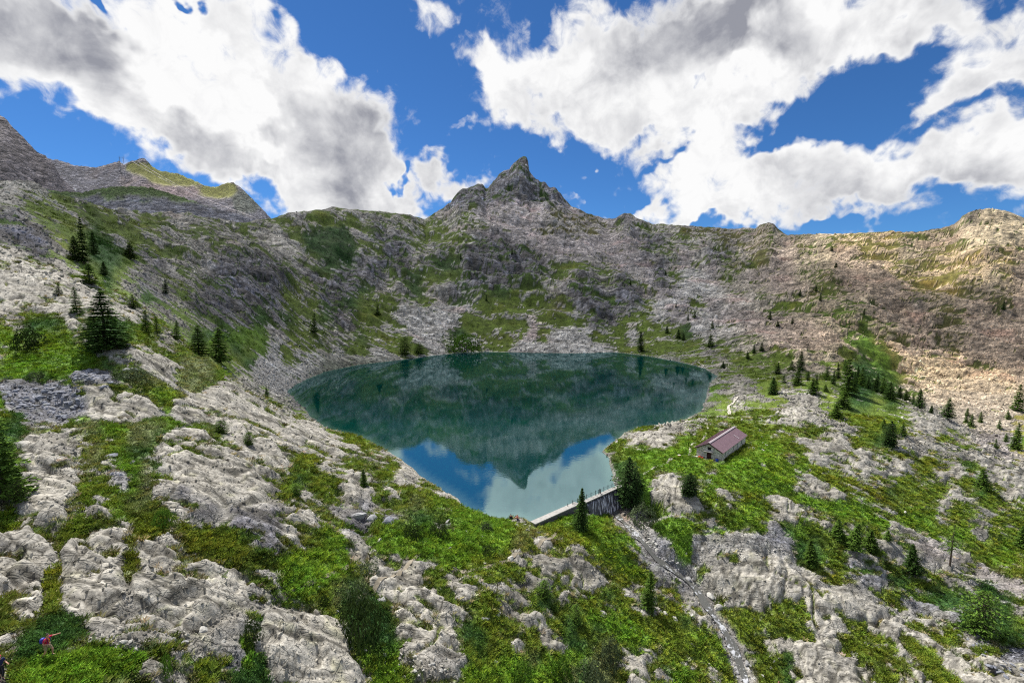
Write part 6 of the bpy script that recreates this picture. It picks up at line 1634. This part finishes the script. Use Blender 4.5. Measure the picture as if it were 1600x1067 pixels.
# the two resting people by the water
SIT = dict(pelvis=(0, 0, .14), waist=(.0, 0, .30), chest=(.03, 0, .52), neck=(.06, 0, .70), chin=(.09, 0, .77), head=(.09, 0, .86), crown=(.09, 0, .945), shl=(.03, .19, .62), ell=(.16, .27, .40), wrl=(.40, .20, .42), shr=(.03, -.19, .62), elr=(.16, -.27, .40), wrr=(.40, -.20, .42),
           hipl=(.02, .10, .14), knl=(.42, .14, .44), anl=(.66, .14, .10), toel=(.82, .15, .05), hipr=(.02, -.10, .14), knr=(.42, -.14, .44), anr=(.66, -.14, .10), toer=(.82, -.15, .05))
for (px, py, rz, sh_, hr_, lab) in ((798, 811, R(75), M_BLACK, M_HAIR, 'person in black sitting on the rocks at the near shore'), (809, 812, R(150), M_PINK, mat('fair_hair', (.45, .28, .14), .7), 'person in salmon shirt sitting on the rocks beside the water')):
    q = hit(px, py, Zf)
    person(q + Vector((0, 0, .02)), rz, SIT, sh_, M_NAVY, hr_, lab, long_legs=False)

# ------------------------------------------------------------------ pylon and cables on the far ridge
YP = 1490.0
u, s = pix_dir(190, 255); base_p = Vector((float(u) * YP, YP, CAM_H + float(s) * YP))
py_ = empty('pylon', base_p); tag(py_, 'lattice power pylon standing on the far ridge', 'pylon')
M_STEEL = mat('galvanised_steel', (.10, .12, .15), .6, .4)
HP = 25.0
for sx_ in (-6.5, 6.5):
    for a_ in (-1, 1):
        tube('leg', (sx_ + a_ * 1.6, 0, -3), (sx_ * .92 + a_ * .5, 0, HP * .72), .32, .22, M_STEEL, py_, 5)
    for k in range(5):
        z0 = k * 3.3; tube('brace', (sx_ - 1.4 + .15 * k, 0, z0), (sx_ + 1.3 - .15 * k, 0, z0 + 3.3), .16, .16, M_STEEL, py_, 4)
    tube('mast', (sx_ * .92, 0, HP * .7), (sx_, 0, HP), .28, .16, M_STEEL, py_, 5)
tube('crossarm', (-11, 0, HP * .72), (11, 0, HP * .72), .38, .38, M_STEEL, py_, 5); tube('crossarm', (-8, 0, HP * .6), (8, 0, HP * .6), .26, .26, M_STEEL, py_, 5)
M_CABLE = mat('bright_cable', (.62, .56, .56), .5)
for i, (pa_, pb_, ya, yb) in enumerate((((206, 252), (392, 336), 1400, 1150), ((218, 254), (404, 342), 1390, 1140))):
    ua, sa_ = pix_dir(*pa_); ub, sb_ = pix_dir(*pb_)
    A_ = Vector((float(ua) * ya, ya, CAM_H + float(sa_) * ya)); B_ = Vector((float(ub) * yb, yb, CAM_H + float(sb_) * yb))
    c0 = empty('cable', A_); tag(c0, ('upper' if i == 0 else 'lower') + ' pale cable running down the far mountainside', 'cable')
    for q in range(8):
        f0, f1 = q / 8, (q + 1) / 8; sag = lambda f: -14 * 4 * f * (1 - f)
        tube('segment', (B_ - A_) * f0 + Vector((0, 0, sag(f0))), (B_ - A_) * f1 + Vector((0, 0, sag(f1))), .42, .42, M_CABLE, c0, 5)
